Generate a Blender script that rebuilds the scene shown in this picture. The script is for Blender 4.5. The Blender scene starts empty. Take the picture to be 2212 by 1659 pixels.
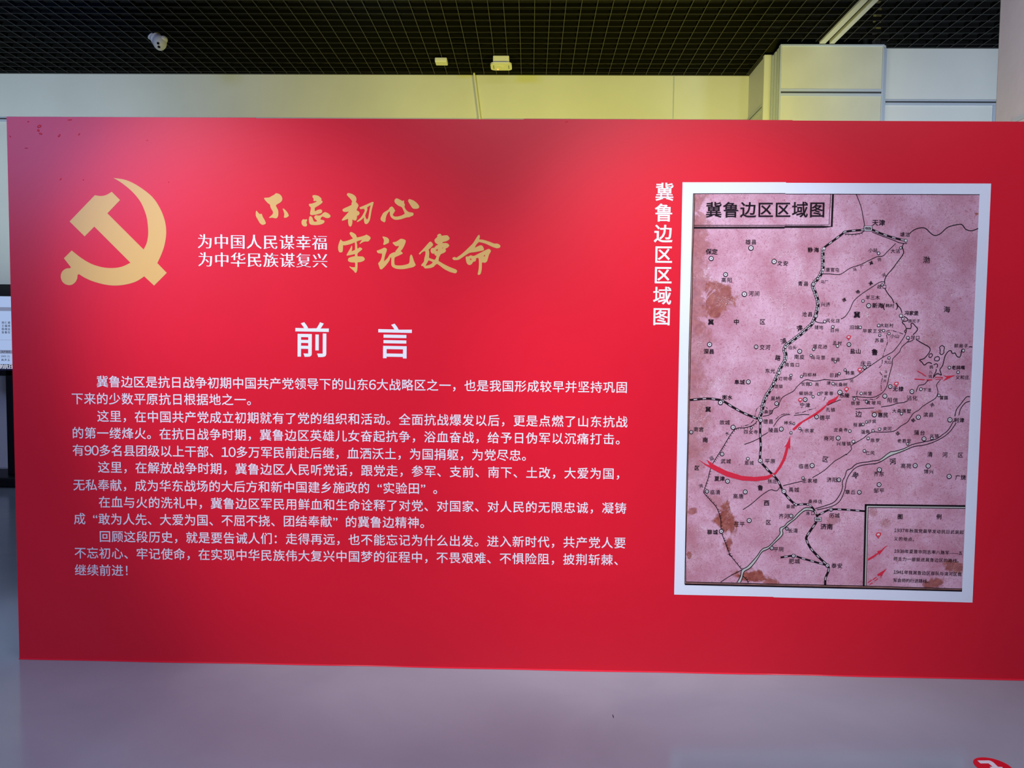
import bpy, bmesh, math, random
from mathutils import Vector, Matrix
random.seed(7)
C = bpy.context.scene.collection
SC = bpy.context.scene
W, H = 2212.0, 1659.0
# ------------------------------------------------------------------ camera
F_PX, PITCH, YAW, ROLL = 1664.2, -0.0540, -0.0232, 0.0111
CAM = Vector((2.3767, -3.4823, 1.5079))
_f = Vector((math.sin(YAW)*math.cos(PITCH), math.cos(YAW)*math.cos(PITCH), math.sin(PITCH)))
_r = Vector((math.cos(YAW), -math.sin(YAW), 0)); _u = _r.cross(_f)
RT = math.cos(ROLL)*_r + math.sin(ROLL)*_u
UP = -math.sin(ROLL)*_r + math.cos(ROLL)*_u
FW = _f
cd = bpy.data.cameras.new('camera'); cam = bpy.data.objects.new('camera', cd); C.objects.link(cam)
cd.sensor_width = 36.0; cd.lens = 36.0*F_PX/W; cd.clip_start = 0.05; cd.clip_end = 60
m = Matrix((RT, UP, -FW)).transposed().to_4x4(); m.translation = CAM
cam.matrix_world = m
SC.camera = cam
# ------------------------------------------------------------------ world, lights, exposure
wd = bpy.data.worlds.new('world'); SC.world = wd; wd.use_nodes = True
wd.node_tree.nodes['Background'].inputs[0].default_value = (0.50, 0.52, 0.66, 1)
wd.node_tree.nodes['Background'].inputs[1].default_value = 0.16
SC.view_settings.view_transform = 'Standard'; SC.view_settings.look = 'None'
SC.view_settings.gamma = 1.0; SC.view_settings.use_curve_mapping = False
SC.view_settings.exposure = 0.0

def spot(name, loc, aim, power, col, deg, blend=1.0, rad=0.12):
    l = bpy.data.lights.new(name, 'SPOT'); l.energy = power; l.color = col
    l.spot_size = math.radians(deg); l.spot_blend = blend; l.shadow_soft_size = rad
    o = bpy.data.objects.new(name, l); C.objects.link(o); o.location = loc
    o.rotation_euler = (Vector(aim)-Vector(loc)).to_track_quat('-Z', 'Y').to_euler()
    return o
def area(name, loc, aim, power, col, sx, sy):
    l = bpy.data.lights.new(name, 'AREA'); l.energy = power; l.color = col; l.shape = 'RECTANGLE'
    l.size = sx; l.size_y = sy
    o = bpy.data.objects.new(name, l); C.objects.link(o); o.location = loc
    o.rotation_euler = (Vector(aim)-Vector(loc)).to_track_quat('-Z', 'Y').to_euler()
    return o
COOL = (0.90, 0.94, 1.0)
spot('track_light', (-0.9, -2.6, 4.2), (1.36, 0, 1.32), 740, (0.92, 0.94, 1.0), 33)
spot('track_light', (2.7, -2.6, 4.2), (3.12, 0, 1.26), 480, COOL, 38)
area('hall_light', (3.5, -3.0, 4.3), (3.1, -1.7, 0.0), 120, (0.82, 0.88, 1.0), 4.6, 1.2)
area('cool_sheen_fill', (-3.6, -6.2, 4.0), (0.2, 0, 2.4), 200, (0.33, 0.42, 1.0), 2.0, 1.1)  # unseen source added to give the board's upper left its bluish sheen
area('pale_sheen_fill', (2.8, -6.4, 3.6), (2.8, 0, 2.0), 16, (1.0, 0.85, 1.0), 0.7, 0.5)  # small unseen source added for the pinkish sheen near the board's top middle
# behind the board: coloured lights washing the far walls
spot('wall_washer_cool', (-3.6, 1.6, 2.6), (-3.3, 5.2, 3.9), 290, (0.80, 1.0, 0.95), 82, rad=0.3)
spot('wall_washer_yellow', (3.9, 2.2, 2.4), (3.3, 5.2, 4.1), 320, (1.0, 0.93, 0.05), 110, rad=0.3)
spot('wall_washer_yellow', (0.9, 2.2, 2.4), (0.9, 5.2, 4.1), 190, (1.0, 0.93, 0.05), 110, rad=0.3)
spot('wall_washer_cool', (6.6, 1.2, 2.2), (6.5, 4.4, 3.8), 330, (0.74, 0.90, 1.0), 70, rad=0.3)
spot('wall_washer_warm', (5.2, 0.6, 2.4), (5.3, 4.3, 3.9), 75, (1.0, 0.95, 0.62), 50, rad=0.3)
spot('wall_washer_white', (4.0, -0.6, 3.4), (5.27, 1.2, 3.1), 110, (1.0, 0.93, 0.93), 60, rad=0.2)
spot('blue_veil_fill', (-1.6, 2.4, 3.4), (-1.9, 3.4, 4.5), 55, (0.12, 0.3, 1.0), 60, rad=0.2)  # added lamp, tints the ceiling blue in place of a lens veil
spot('blue_veil_fill', (1.2, 2.6, 3.3), (0.9, 3.4, 4.5), 26, (0.12, 0.3, 1.0), 50, rad=0.2)  # second added lamp for the same blue veil

# ------------------------------------------------------------------ helpers
def ray(u, v):
    return (FW*F_PX + RT*(u-W/2) - UP*(v-H/2)).normalized()
def at(u, v, Y=0.0):                      # point of a plane y = Y seen at a pixel
    d = ray(u, v); return CAM + d*((Y-CAM.y)/d.y)
def atz(u, v, Z=0.0):
    d = ray(u, v); return CAM + d*((Z-CAM.z)/d.z)
def atx(u, v, X):
    d = ray(u, v); return CAM + d*((X-CAM.x)/d.x)

def mat(name, col, rough=0.5, metal=0.0, spec=0.5, emit=None, estr=1.0, bump=None, mottle=None, coat=0.0):
    m = bpy.data.materials.new(name); m.use_nodes = True
    nt = m.node_tree; b = nt.nodes['Principled BSDF']
    b.inputs['Base Color'].default_value = (*col, 1); b.inputs['Roughness'].default_value = rough
    b.inputs['Metallic'].default_value = metal; b.inputs['Specular IOR Level'].default_value = spec
    b.inputs['Coat Weight'].default_value = coat
    if emit:
        b.inputs['Emission Color'].default_value = (*emit, 1); b.inputs['Emission Strength'].default_value = estr
    tc = nt.nodes.new('ShaderNodeTexCoord')
    if mottle:                             # (scale, amount): gentle tone variation
        n = nt.nodes.new('ShaderNodeTexNoise'); n.inputs['Scale'].default_value = mottle[0]; n.inputs['Detail'].default_value = 5
        nt.links.new(tc.outputs['Object'], n.inputs['Vector'])
        r = nt.nodes.new('ShaderNodeValToRGB'); k = mottle[1]
        r.color_ramp.elements[0].position = 0.3; r.color_ramp.elements[1].position = 0.7
        r.color_ramp.elements[0].color = (*[c*(1-k) for c in col], 1)
        r.color_ramp.elements[1].color = (*[min(1, c*(1+k)) for c in col], 1)
        nt.links.new(n.outputs['Fac'], r.inputs['Fac']); nt.links.new(r.outputs['Color'], b.inputs['Base Color'])
    if bump:                               # (scale, distance)
        n = nt.nodes.new('ShaderNodeTexNoise'); n.inputs['Scale'].default_value = bump[0]; n.inputs['Detail'].default_value = 3
        nt.links.new(tc.outputs['Object'], n.inputs['Vector'])
        bp = nt.nodes.new('ShaderNodeBump'); bp.inputs['Strength'].default_value = 0.5; bp.inputs['Distance'].default_value = bump[1]
        nt.links.new(n.outputs['Fac'], bp.inputs['Height']); nt.links.new(bp.outputs['Normal'], b.inputs['Normal'])
    return m

M_RED = mat('red_vinyl', (0.78, 0.009, 0.028), 0.36, spec=0.35, bump=(260, 0.00012), mottle=(1.7, 0.03))
M_REDEDGE = mat('red_vinyl_edge', (0.85, 0.02, 0.05), 0.35, spec=0.5)
M_WHITE = mat('white_vinyl', (0.88, 0.88, 0.93), 0.45)
M_GOLD = mat('gold_vinyl', (0.76, 0.45, 0.12), 0.42)
M_BORDER = mat('white_print_border', (0.84, 0.86, 0.93), 0.45, mottle=(2, 0.02))
M_INK = mat('black_ink', (0.012, 0.004, 0.008), 0.6, spec=0.15)
M_PALE = mat('pale_print', (0.58, 0.56, 0.50), 0.5)
M_MAPRED = mat('red_print', (0.72, 0.018, 0.05), 0.45)
M_WALL = mat('white_wall_panel', (0.66, 0.66, 0.64), 0.6, mottle=(1.2, 0.05), bump=(90, 0.0004))
M_WALLP = mat('partition_laminate', (0.57, 0.55, 0.44), 0.6, mottle=(3, 0.05), bump=(60, 0.0004))
M_ALU = mat('aluminium_profile', (0.55, 0.60, 0.70), 0.45, metal=0.3)
M_DARK = mat('dark_groove', (0.03, 0.03, 0.035), 0.6)
M_SLAT = mat('black_ceiling_slat', (0.004, 0.004, 0.004), 0.9, spec=0.1)
M_SLATE = mat('slat_edge_painted_light', (0.045, 0.045, 0.043), 0.6)  # paler underside colour stands in for light caught by the slat edges
M_VOID = mat('black_ceiling_void', (0.004, 0.004, 0.005), 0.9)
M_BLACK = mat('black_plastic', (0.004, 0.004, 0.005), 0.45, spec=0.2)
M_PLASTIC = mat('white_plastic', (0.66, 0.66, 0.62), 0.4)
M_COLUMN = mat('column_paint', (0.60, 0.55, 0.55), 0.42, mottle=(2, 0.04), bump=(6, 0.01))

def floor_material():
    m = bpy.data.materials.new('polished_grey_floor'); m.use_nodes = True
    nt = m.node_tree; b = nt.nodes['Principled BSDF']
    tc = nt.nodes.new('ShaderNodeTexCoord')
    n = nt.nodes.new('ShaderNodeTexNoise'); n.inputs['Scale'].default_value = 1.6; n.inputs['Detail'].default_value = 6
    n.inputs['Distortion'].default_value = 0.6
    r = nt.nodes.new('ShaderNodeValToRGB')
    r.color_ramp.elements[0].position = 0.35; r.color_ramp.elements[0].color = (0.31, 0.37, 0.43, 1)
    r.color_ramp.elements[1].position = 0.70; r.color_ramp.elements[1].color = (0.36, 0.42, 0.48, 1)
    nt.links.new(tc.outputs['Object'], n.inputs['Vector']); nt.links.new(n.outputs['Fac'], r.inputs['Fac'])
    nt.links.new(r.outputs['Color'], b.inputs['Base Color'])
    n2 = nt.nodes.new('ShaderNodeTexNoise'); n2.inputs['Scale'].default_value = 9; n2.inputs['Detail'].default_value = 4
    nt.links.new(tc.outputs['Object'], n2.inputs['Vector'])
    mr = nt.nodes.new('ShaderNodeMapRange'); mr.inputs['To Min'].default_value = 0.11; mr.inputs['To Max'].default_value = 0.17
    nt.links.new(n2.outputs['Fac'], mr.inputs['Value']); nt.links.new(mr.outputs['Result'], b.inputs['Roughness'])
    bp = nt.nodes.new('ShaderNodeBump'); bp.inputs['Strength'].default_value = 0.15; bp.inputs['Distance'].default_value = 0.001
    nt.links.new(n2.outputs['Fac'], bp.inputs['Height']); nt.links.new(bp.outputs['Normal'], b.inputs['Normal'])
    b.inputs['Specular IOR Level'].default_value = 0.32
    return m
M_FLOOR = floor_material()

def tag(o, label=None, cat=None, group=None, kind=None):
    if label: o['label'] = label
    if cat: o['category'] = cat
    if group: o['group'] = group
    if kind: o['kind'] = kind
    return o
def empty(name, loc, label, cat, group=None):
    o = bpy.data.objects.new(name, None); C.objects.link(o); o.location = loc; o.empty_display_size = 0.1
    return tag(o, label, cat, group)
def link_mesh(name, me, mat_, parent=None):
    if mat_ and not me.materials: me.materials.append(mat_)
    o = bpy.data.objects.new(name, me); C.objects.link(o)
    if parent:
        o.parent = parent; o.matrix_parent_inverse = Matrix.Translation(-world_loc(parent))
    return o
def world_loc(p):
    v = Vector(p.location)
    q = p
    if q.parent:
        v = Vector((0, 0, 0)) + (q.matrix_parent_inverse @ Vector(q.location)) + world_loc(q.parent)
    return v
def from_bm(name, bm, mat_, parent=None, smooth=False):
    me = bpy.data.meshes.new(name); bm.normal_update(); bm.to_mesh(me); bm.free()
    if smooth:
        for p in me.polygons: p.use_smooth = True
    return link_mesh(name, me, mat_, parent)
def add_box(bm, x0, x1, y0, y1, z0, z1, bevel=0.0):
    r = bmesh.ops.create_cube(bm, size=1.0)
    vs = r['verts']
    for v in vs:
        v.co = Vector(((x0+x1)/2+v.co.x*(x1-x0), (y0+y1)/2+v.co.y*(y1-y0), (z0+z1)/2+v.co.z*(z1-z0)))
    if bevel:
        es = list({e for v in vs for e in v.link_edges})
        bmesh.ops.bevel(bm, geom=es, offset=bevel, segments=2, profile=0.5, affect='EDGES', clamp_overlap=True)
    return vs
def box(name, x0, x1, y0, y1, z0, z1, mat_, parent=None, bevel=0.0):
    bm = bmesh.new(); add_box(bm, x0, x1, y0, y1, z0, z1, bevel)
    return from_bm(name, bm, mat_, parent)
def struct(o):
    o['kind'] = 'structure'; return o

# ------------------------------------------------------------------ setting
Y_BACK = at(1200, 163, 5).y
ZC = 4.46                                      # underside of the open-cell ceiling
Y_BACK = atz(1200, 163, ZC).y
Y_RIGHT = atz(2030, 105, ZC).y
X_RET = at(1617, 200, Y_BACK).x
Y_POST = Y_RIGHT + 0.19
Y_FRONT = atz(1800, 91, ZC).y + 0.02
COLX = at(2153, 120, 1.5).x
WT = 5.0                                       # walls run up past the ceiling grid
struct(box('floor', -7, 10.5, -7.5, Y_BACK+0.3, -0.1, 0, M_FLOOR))
struct(box('wall_back', -7, X_RET, Y_BACK, Y_BACK+0.12, 0, WT, M_WALL))
struct(box('wall_recess', X_RET, X_RET+0.10, Y_POST+0.12, Y_BACK+0.12, 0, WT, M_WALL))
XP1 = at(1909, 150, Y_FRONT).x
struct(box('wall_right', XP1+0.02, 10.5, Y_RIGHT, Y_RIGHT+0.12, 0, WT, M_WALL))
struct(box('wall_left', -7.12, -7, -7.5, Y_BACK+0.12, 0, WT, M_WALL))
XP1 = at(1909, 150, Y_FRONT).x
struct(box('ceiling', -7, 10.5, -7.5, Y_BACK+0.12, WT, WT+0.1, M_VOID))
struct(box('wall_behind', X_RET, XP1+0.14, Y_POST+0.02, Y_POST+0.12, 0, WT, M_WALL))
# vertical joint and horizontal aluminium profile on the far walls
xj = at(1455, 200, Y_BACK).x
struct(box('trim_1', xj-0.006, xj+0.006, Y_BACK-0.006, Y_BACK, 0, ZC+0.02, M_ALU))
def profile(n, x0, x1, y0, y1, zc, axis):
    # one profile: two lips with a dark groove between
    bm = bmesh.new()
    if axis == 'x':
        add_box(bm, x0, x1, y0-0.012, y0, zc-0.028, zc-0.004); add_box(bm, x0, x1, y0-0.012, y0, zc+0.012, zc+0.026)
    else:
        add_box(bm, x0-0.012, x0, y0, y1, zc-0.028, zc-0.004); add_box(bm, x0-0.012, x0, y0, y1, zc+0.012, zc+0.026)
    o = struct(from_bm('trim_%d' % n, bm, M_ALU))
    bm = bmesh.new()
    if axis == 'x': add_box(bm, x0, x1, y0-0.004, y0, zc-0.004, zc+0.012)
    else: add_box(bm, x0-0.004, x0, y0, y1, zc-0.004, zc+0.012)
    from_bm('groove', bm, M_DARK, o)
Z_PR = at(5, 257.5, Y_BACK).z
Z_PR2 = at(2050, 222, Y_RIGHT).z
profile(2, -7, X_RET-0.014, Y_BACK, 0, Z_PR, 'x')
profile(3, X_RET, 0, Y_POST, Y_BACK-0.014, Z_PR, 'y')
profile(4, XP1+0.08, COLX+2.0, Y_RIGHT, 0, Z_PR2, 'x')
xr = at(2143, 245, Y_RIGHT).x
struct(box('trim_5', xr, xr+0.04, Y_RIGHT-0.014, Y_RIGHT, 0, Z_PR2-0.03, M_ALU))
struct(box('trim_6', XP1+0.025, XP1+0.075, Y_RIGHT-0.03, Y_RIGHT, 0, ZC-0.01, M_ALU))
# end post of the recess wall, lit edge
struct(box('trim_7', X_RET-0.03, X_RET+0.08, Y_POST-0.05, Y_POST-0.002, 0, ZC-0.01, M_WALL, bevel=0.006))
# dark shadow-gap angle where the grid meets the walls
struct(box('trim_8', -7, X_RET, Y_BACK-0.03, Y_BACK-0.001, ZC, ZC+0.03, M_BLACK))
struct(box('trim_9', XP1+0.08, 10.4, Y_RIGHT-0.03, Y_RIGHT-0.001, ZC, ZC+0.03, M_BLACK))
struct(box('trim_10', X_RET-0.03, X_RET-0.001, Y_POST, Y_BACK-0.03, ZC, ZC+0.03, M_BLACK))

struct(box('trim_11', -7, X_RET, Y_BACK-0.012, Y_BACK-0.001, ZC+0.03, WT, M_VOID))  # added black liners keep the lit wall tops dark above the grid
struct(box('trim_12', XP1+0.02, 10.4, Y_RIGHT-0.012, Y_RIGHT-0.001, ZC+0.03, WT, M_VOID))
struct(box('trim_13', X_RET-0.012, X_RET-0.001, Y_POST, Y_BACK-0.013, ZC+0.03, WT, M_VOID))
struct(box('trim_14', X_RET, XP1+0.02, Y_POST+0.005, Y_POST+0.018, ZC-0.02, WT, M_VOID))
# open-cell ceiling: every slat a piece of its own
CELL = 0.1368
x_anchor = at(1153, 163, Y_BACK).x
grid = bpy.data.objects.new('ceiling_grid', None); C.objects.link(grid); grid.location = (0, 0, ZC)
grid['kind'] = 'structure'
def slat_mesh(L, axis):
    bm = bmesh.new(); t = 0.0028; h = 0.036
    if axis == 'y': add_box(bm, -t, t, 0, L, 0, h)
    else: add_box(bm, 0, L, -t, t, 0, h)
    bm.normal_update()
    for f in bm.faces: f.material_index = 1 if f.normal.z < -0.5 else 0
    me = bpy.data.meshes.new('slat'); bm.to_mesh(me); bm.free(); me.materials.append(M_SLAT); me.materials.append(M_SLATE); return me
TRX0, TRX1 = 2.84, 3.00       # slot of the partition track
YS = -4.2
m_long = slat_mesh(Y_BACK-0.03-YS, 'y'); m_long2 = slat_mesh(Y_FRONT-0.03-YS, 'y'); m_long3 = slat_mesh(Y_RIGHT-0.03-YS, 'y')
def slat(me, loc):
    o = bpy.data.objects.new('slat', me); C.objects.link(o); o.parent = grid
    o.location = Vector(loc)-Vector((0, 0, ZC)); return o
p1 = atz(1790, 86, ZC-0.02); p0 = atz(1891, 0, ZC-0.02)
TXC = (p0.x+p1.x)/2
k = -int((x_anchor+5.2)/CELL)
x = x_anchor + k*CELL
while x < 10.2:
    if not (TXC-0.108 < x < TXC+0.066):
        slat(m_long if x < X_RET-0.03 else (m_long2 if x < XP1+0.02 else m_long3), (x, YS, ZC))
    x += CELL
m_cr1 = slat_mesh(X_RET-0.03+5.2, 'x'); m_crS = slat_mesh(10.2-XP1-0.03, 'x'); m_crL = slat_mesh(TXC-0.107+5.2, 'x'); m_crR = slat_mesh(10.2-TXC-0.064, 'x')
y = Y_BACK-0.09
while y > YS:
    if y > Y_FRONT-0.03:
        slat(m_cr1, (-5.2, y, ZC+0.0005))
        if y < Y_RIGHT-0.03: slat(m_crS, (XP1+0.03, y, ZC+0.0005))
    else:
        slat(m_crL, (-5.2, y, ZC+0.0005)); slat(m_crR, (TXC+0.064, y, ZC+0.0005))
    y -= CELL
# double ceiling track for the movable partition
tr = empty('ceiling_track', (p1.x, Y_FRONT-0.03, ZC), 'pale double metal partition track running across the black ceiling', 'track')
tx = (p0.x+p1.x)/2
box('rail', tx-0.085, tx-0.025, YS, Y_FRONT-0.03, ZC-0.02, ZC+0.04, M_PLASTIC, tr, 0.004)
box('rail', tx+0.012, tx+0.062, YS, Y_FRONT-0.03, ZC-0.02, ZC+0.04, M_PLASTIC, tr, 0.004)
box('slot', tx-0.025, tx+0.012, YS, Y_FRONT-0.03, ZC+0.01, ZC+0.03, M_BLACK, tr)
box('side_flange', tx-0.105, tx-0.085, YS, Y_FRONT-0.03, ZC+0.0, ZC+0.05, M_SLAT, tr)

# stacked movable partition panels
XP0, XP1 = at(1685, 150, Y_FRONT).x, at(1909, 150, Y_FRONT).x
NP = 4
dy = (Y_POST-0.055-Y_FRONT)/NP
pl = ['pale laminate partition panel at the front of the parked stack', 'second partition panel of the parked stack, edge only showing',
      'third partition panel of the parked stack, edge only showing', 'rearmost partition panel of the stack, beside the yellow-lit wall']
for i in range(NP):
    y0 = Y_FRONT+i*dy; off = [0, 0.0, -0.006, -0.012][i]
    zt = ZC-0.012-[0, 0.012, 0.02, 0.03][i]
    p = empty('partition_panel', ((XP0+XP1)/2, y0, 0), pl[i], 'partition')
    x0, x1, y1 = XP0+off, (XP1 if i < 2 else XP1-0.01), y0+dy-0.012
    zg = at(1790, 200, Y_FRONT).z
    box('lower_board', x0+0.014, x1-0.014, y0+0.006, y1-0.004, 0.03, zg-0.034, M_WALLP, p)
    box('upper_board', x0+0.014, x1-0.014, y0+0.006, y1-0.004, zg+0.036, zt-0.02, M_WALLP, p)
    box('edge_profile', x0, x0+0.014, y0, y1, 0.02, zt, M_ALU, p, 0.002)
    box('edge_profile', x1-0.014, x1, y0, y1, 0.02, zt, M_ALU, p, 0.002)
    box('top_profile', x0+0.014, x1-0.014, y0, y1, zt-0.02, zt, M_ALU, p, 0.002)
    bm = bmesh.new()
    add_box(bm, x0+0.014, x1-0.014, y0+0.001, y1-0.004, zg-0.034, zg-0.006); add_box(bm, x0+0.014, x1-0.014, y0+0.001, y1-0.004, zg+0.012, zg+0.036)
    mp = from_bm('middle_profile', bm, M_ALU, p)
    box('groove', x0+0.014, x1-0.014, y0+0.008, y1-0.006, zg-0.006, zg+0.012, M_DARK, mp)
    box('bottom_profile', x0, x1, y0, y1, 0.0, 0.02, M_ALU, p)
# white column at the right
col = empty('column', (COLX+0.4, 1.1, 0), 'tall pinkish white column rising behind the right end of the red board', 'column')
box('shaft', COLX, COLX+0.8, 0.7, 1.5, 0, WT, M_COLUMN, col, 0.02)
zb = atx(2195, 259, COLX).z
box('cover_strip', COLX-0.006, COLX+0.001, 0.72, 1.30, zb-0.012, zb+0.012, M_ALU, col)

# ------------------------------------------------------------------ glyph factory
_glyph = {}
def build_glyphs(chars):
    obs = {}
    for ch in sorted(set(chars)):
        cu = bpy.data.curves.new('g', 'FONT'); cu.body = ch; cu.size = 1.0; cu.resolution_u = 3
        cu.dimensions = '2D'; cu.fill_mode = 'FRONT'
        o = bpy.data.objects.new('g', cu); C.objects.link(o); obs[ch] = o
    bpy.context.view_layer.update()
    dg = bpy.context.evaluated_depsgraph_get()
    for ch, o in obs.items():
        me = bpy.data.meshes.new_from_object(o.evaluated_get(dg))
        bm = bmesh.new(); bm.from_mesh(me); bmesh.ops.remove_doubles(bm, verts=bm.verts, dist=1e-5)
        bm.verts.ensure_lookup_table(); bm.verts.index_update()
        vs = [(v.co.x, v.co.y) for v in bm.verts]
        fs = []
        for f in bm.faces:
            idx = [v.index for v in f.verts]
            a = sum(vs[idx[i]][0]*vs[idx[(i+1) % len(idx)]][1]-vs[idx[(i+1) % len(idx)]][0]*vs[idx[i]][1] for i in range(len(idx)))
            fs.append(idx if a > 0 else idx[::-1])
        # outward unit directions along the outline
        cnt = {}
        for f in fs:
            for i in range(len(f)):
                e = (f[i], f[(i+1) % len(f)]); cnt[e] = 1
        nx = [0.0]*len(vs); ny = [0.0]*len(vs)
        for (a, b) in cnt:
            if (b, a) not in cnt:
                dx, dyy = vs[b][0]-vs[a][0], vs[b][1]-vs[a][1]; l = math.hypot(dx, dyy) or 1
                for q in (a, b): nx[q] += dyy/l; ny[q] += -dx/l
        nn = []
        for q in range(len(vs)):
            l = math.hypot(nx[q], ny[q])
            if l < 1e-6: nn.append((0, 0)); continue
            ux, uy = nx[q]/l, ny[q]/l
            k = min(1.5, 2.0/max(l, 0.6))
            nn.append((ux*k, uy*k))
        _glyph[ch] = (vs, fs, nn)
        bm.free(); bpy.data.meshes.remove(me); cu = o.data
        bpy.data.objects.remove(o); bpy.data.curves.remove(cu)
EM = [1.0]
PUNCT_L = '，。、'
FULL = dict(zip('0123456789', '０１２３４５６７８９'))
def add_glyph(V, Fc, ch, origin, ex, ez, em, wx, wz, y):
    ch = FULL.get(ch, ch)
    vs, fs, nn = _glyph[ch]
    if not vs: return
    s = 1.0/EM[0]
    xs = [p[0] for p in vs]; ys = [p[1] for p in vs]
    if ord(ch) < 256 or ch in '“”：！（）':
        ox = (min(xs)+max(xs))/2*s
    else:
        ox = 0.5
        if ch in '０１２３４５６７８９': ox = (min(xs)+max(xs))/2*s
    oy = 0.365
    b = len(V)
    for (px, py), (nx, ny) in zip(vs, nn):
        gx = (px*s+nx*wx-ox)*em; gz = (py*s+ny*wz-oy)*em
        p = origin + ex*gx + ez*gz
        V.append((p.x, y, p.z))
    for f in fs: Fc.append([b+i for i in f])
def px_scale(u, v):
    return (at(u+1, v)-at(u, v)).length
def text_mesh(name, items, y, mat_, parent, wx, wz):
    """items: (char, Vector origin, em metres, angle degrees)"""
    V, Fc = [], []
    for ch, o, em, ang in items:
        a = math.radians(ang); ex = Vector((math.cos(a), 0, math.sin(a))); ez = Vector((-math.sin(a), 0, math.cos(a)))
        add_glyph(V, Fc, ch, o, ex, ez, em, wx, wz, y)
    me = bpy.data.meshes.new(name); me.from_pydata(V, [], Fc); me.update()
    return link_mesh(name, me, mat_, parent)

# ------------------------------------------------------------------ text data
BODY = [
 ('冀鲁边区是抗日战争初期中国共产党领导下的山东6大战略区之一，也是我国形成较早并坚持巩固', 221.3, 824.4, 1343.0, 836.9, '固'),
 ('下来的少数平原抗日根据地之一。', 167.4, 861.2, 518.8, 863.7, '一'),
 ('这里，在中国共产党成立初期就有了党的组织和活动。全面抗战爆发以后，更是点燃了山东抗战', 222.8, 899.2, 1343.0, 911.5, '战'),
 ('的第一缕烽火。在抗日战争时期，冀鲁边区英雄儿女奋起抗争，浴血奋战，给予日伪军以沉痛打击。', 168.5, 935.2, 1314.9, 948.5, '击'),
 ('有90多名县团级以上干部、10多万军民前赴后继，血洒沃土，为国捐躯，为党尽忠。', 169.4, 972.6, 1112.9, 983.7, '忠'),
 ('这里，在解放战争时期，冀鲁边区人民听党话，跟党走，参军、支前、南下、土改，大爱为国，', 224.5, 1009.3, 1314.4, 1023.3, '国'),
 ('无私奉献，成为华东战场的大后方和新中国建乡施政的“实验田”。', 170.9, 1047.6, 894.1, 1055.2, '田'),
 ('在血与火的洗礼中，冀鲁边区军民用鲜血和生命诠释了对党、对国家、对人民的无限忠诚，凝铸', 226.0, 1084.6, 1340.6, 1097.9, '铸'),
 ('成“敢为人先、大爱为国、不屈不挠、团结奉献”的冀鲁边精神。', 172.3, 1120.7, 893.1, 1129.0, '神'),
 ('回顾这段历史，就是要告诫人们：走得再远，也不能忘记为什么出发。进入新时代，共产党人要', 227.0, 1159.0, 1339.2, 1172.9, '要'),
 ('不忘初心、牢记使命，在实现中华民族伟大复兴中国梦的征程中，不畏艰难、不惧险阻，披荆斩棘、', 173.6, 1194.5, 1311.3, 1209.4, '棘'),
 ('继续前进！', 174.2, 1231.6, 253.9, 1232.3, '进'),
]
CR = {'A': (1450, 380, 6.38), 'B': (1750, 380, 5.53), 'C': (1450, 620, 6.38), 'D': (1750, 600, 9.217), 'E': (1900, 600, 8.732),
      'F': (1600, 700, 8.732), 'G': (1780, 700, 10.367), 'H': (1920, 720, 10.367), 'I': (1480, 820, 8.296), 'J': (1680, 810, 9.217),
      'K': (1860, 820, 8.732), 'L': (1450, 980, 7.541), 'M': (1640, 960, 8.296), 'N': (1840, 960, 8.193), 'O': (1440, 1120, 5.144),
      'P': (1850, 1080, 7.215)}
def px(c, x, y):
    ox, oy, s = CR[c]; return (ox+x/s, oy+y/s)
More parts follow.
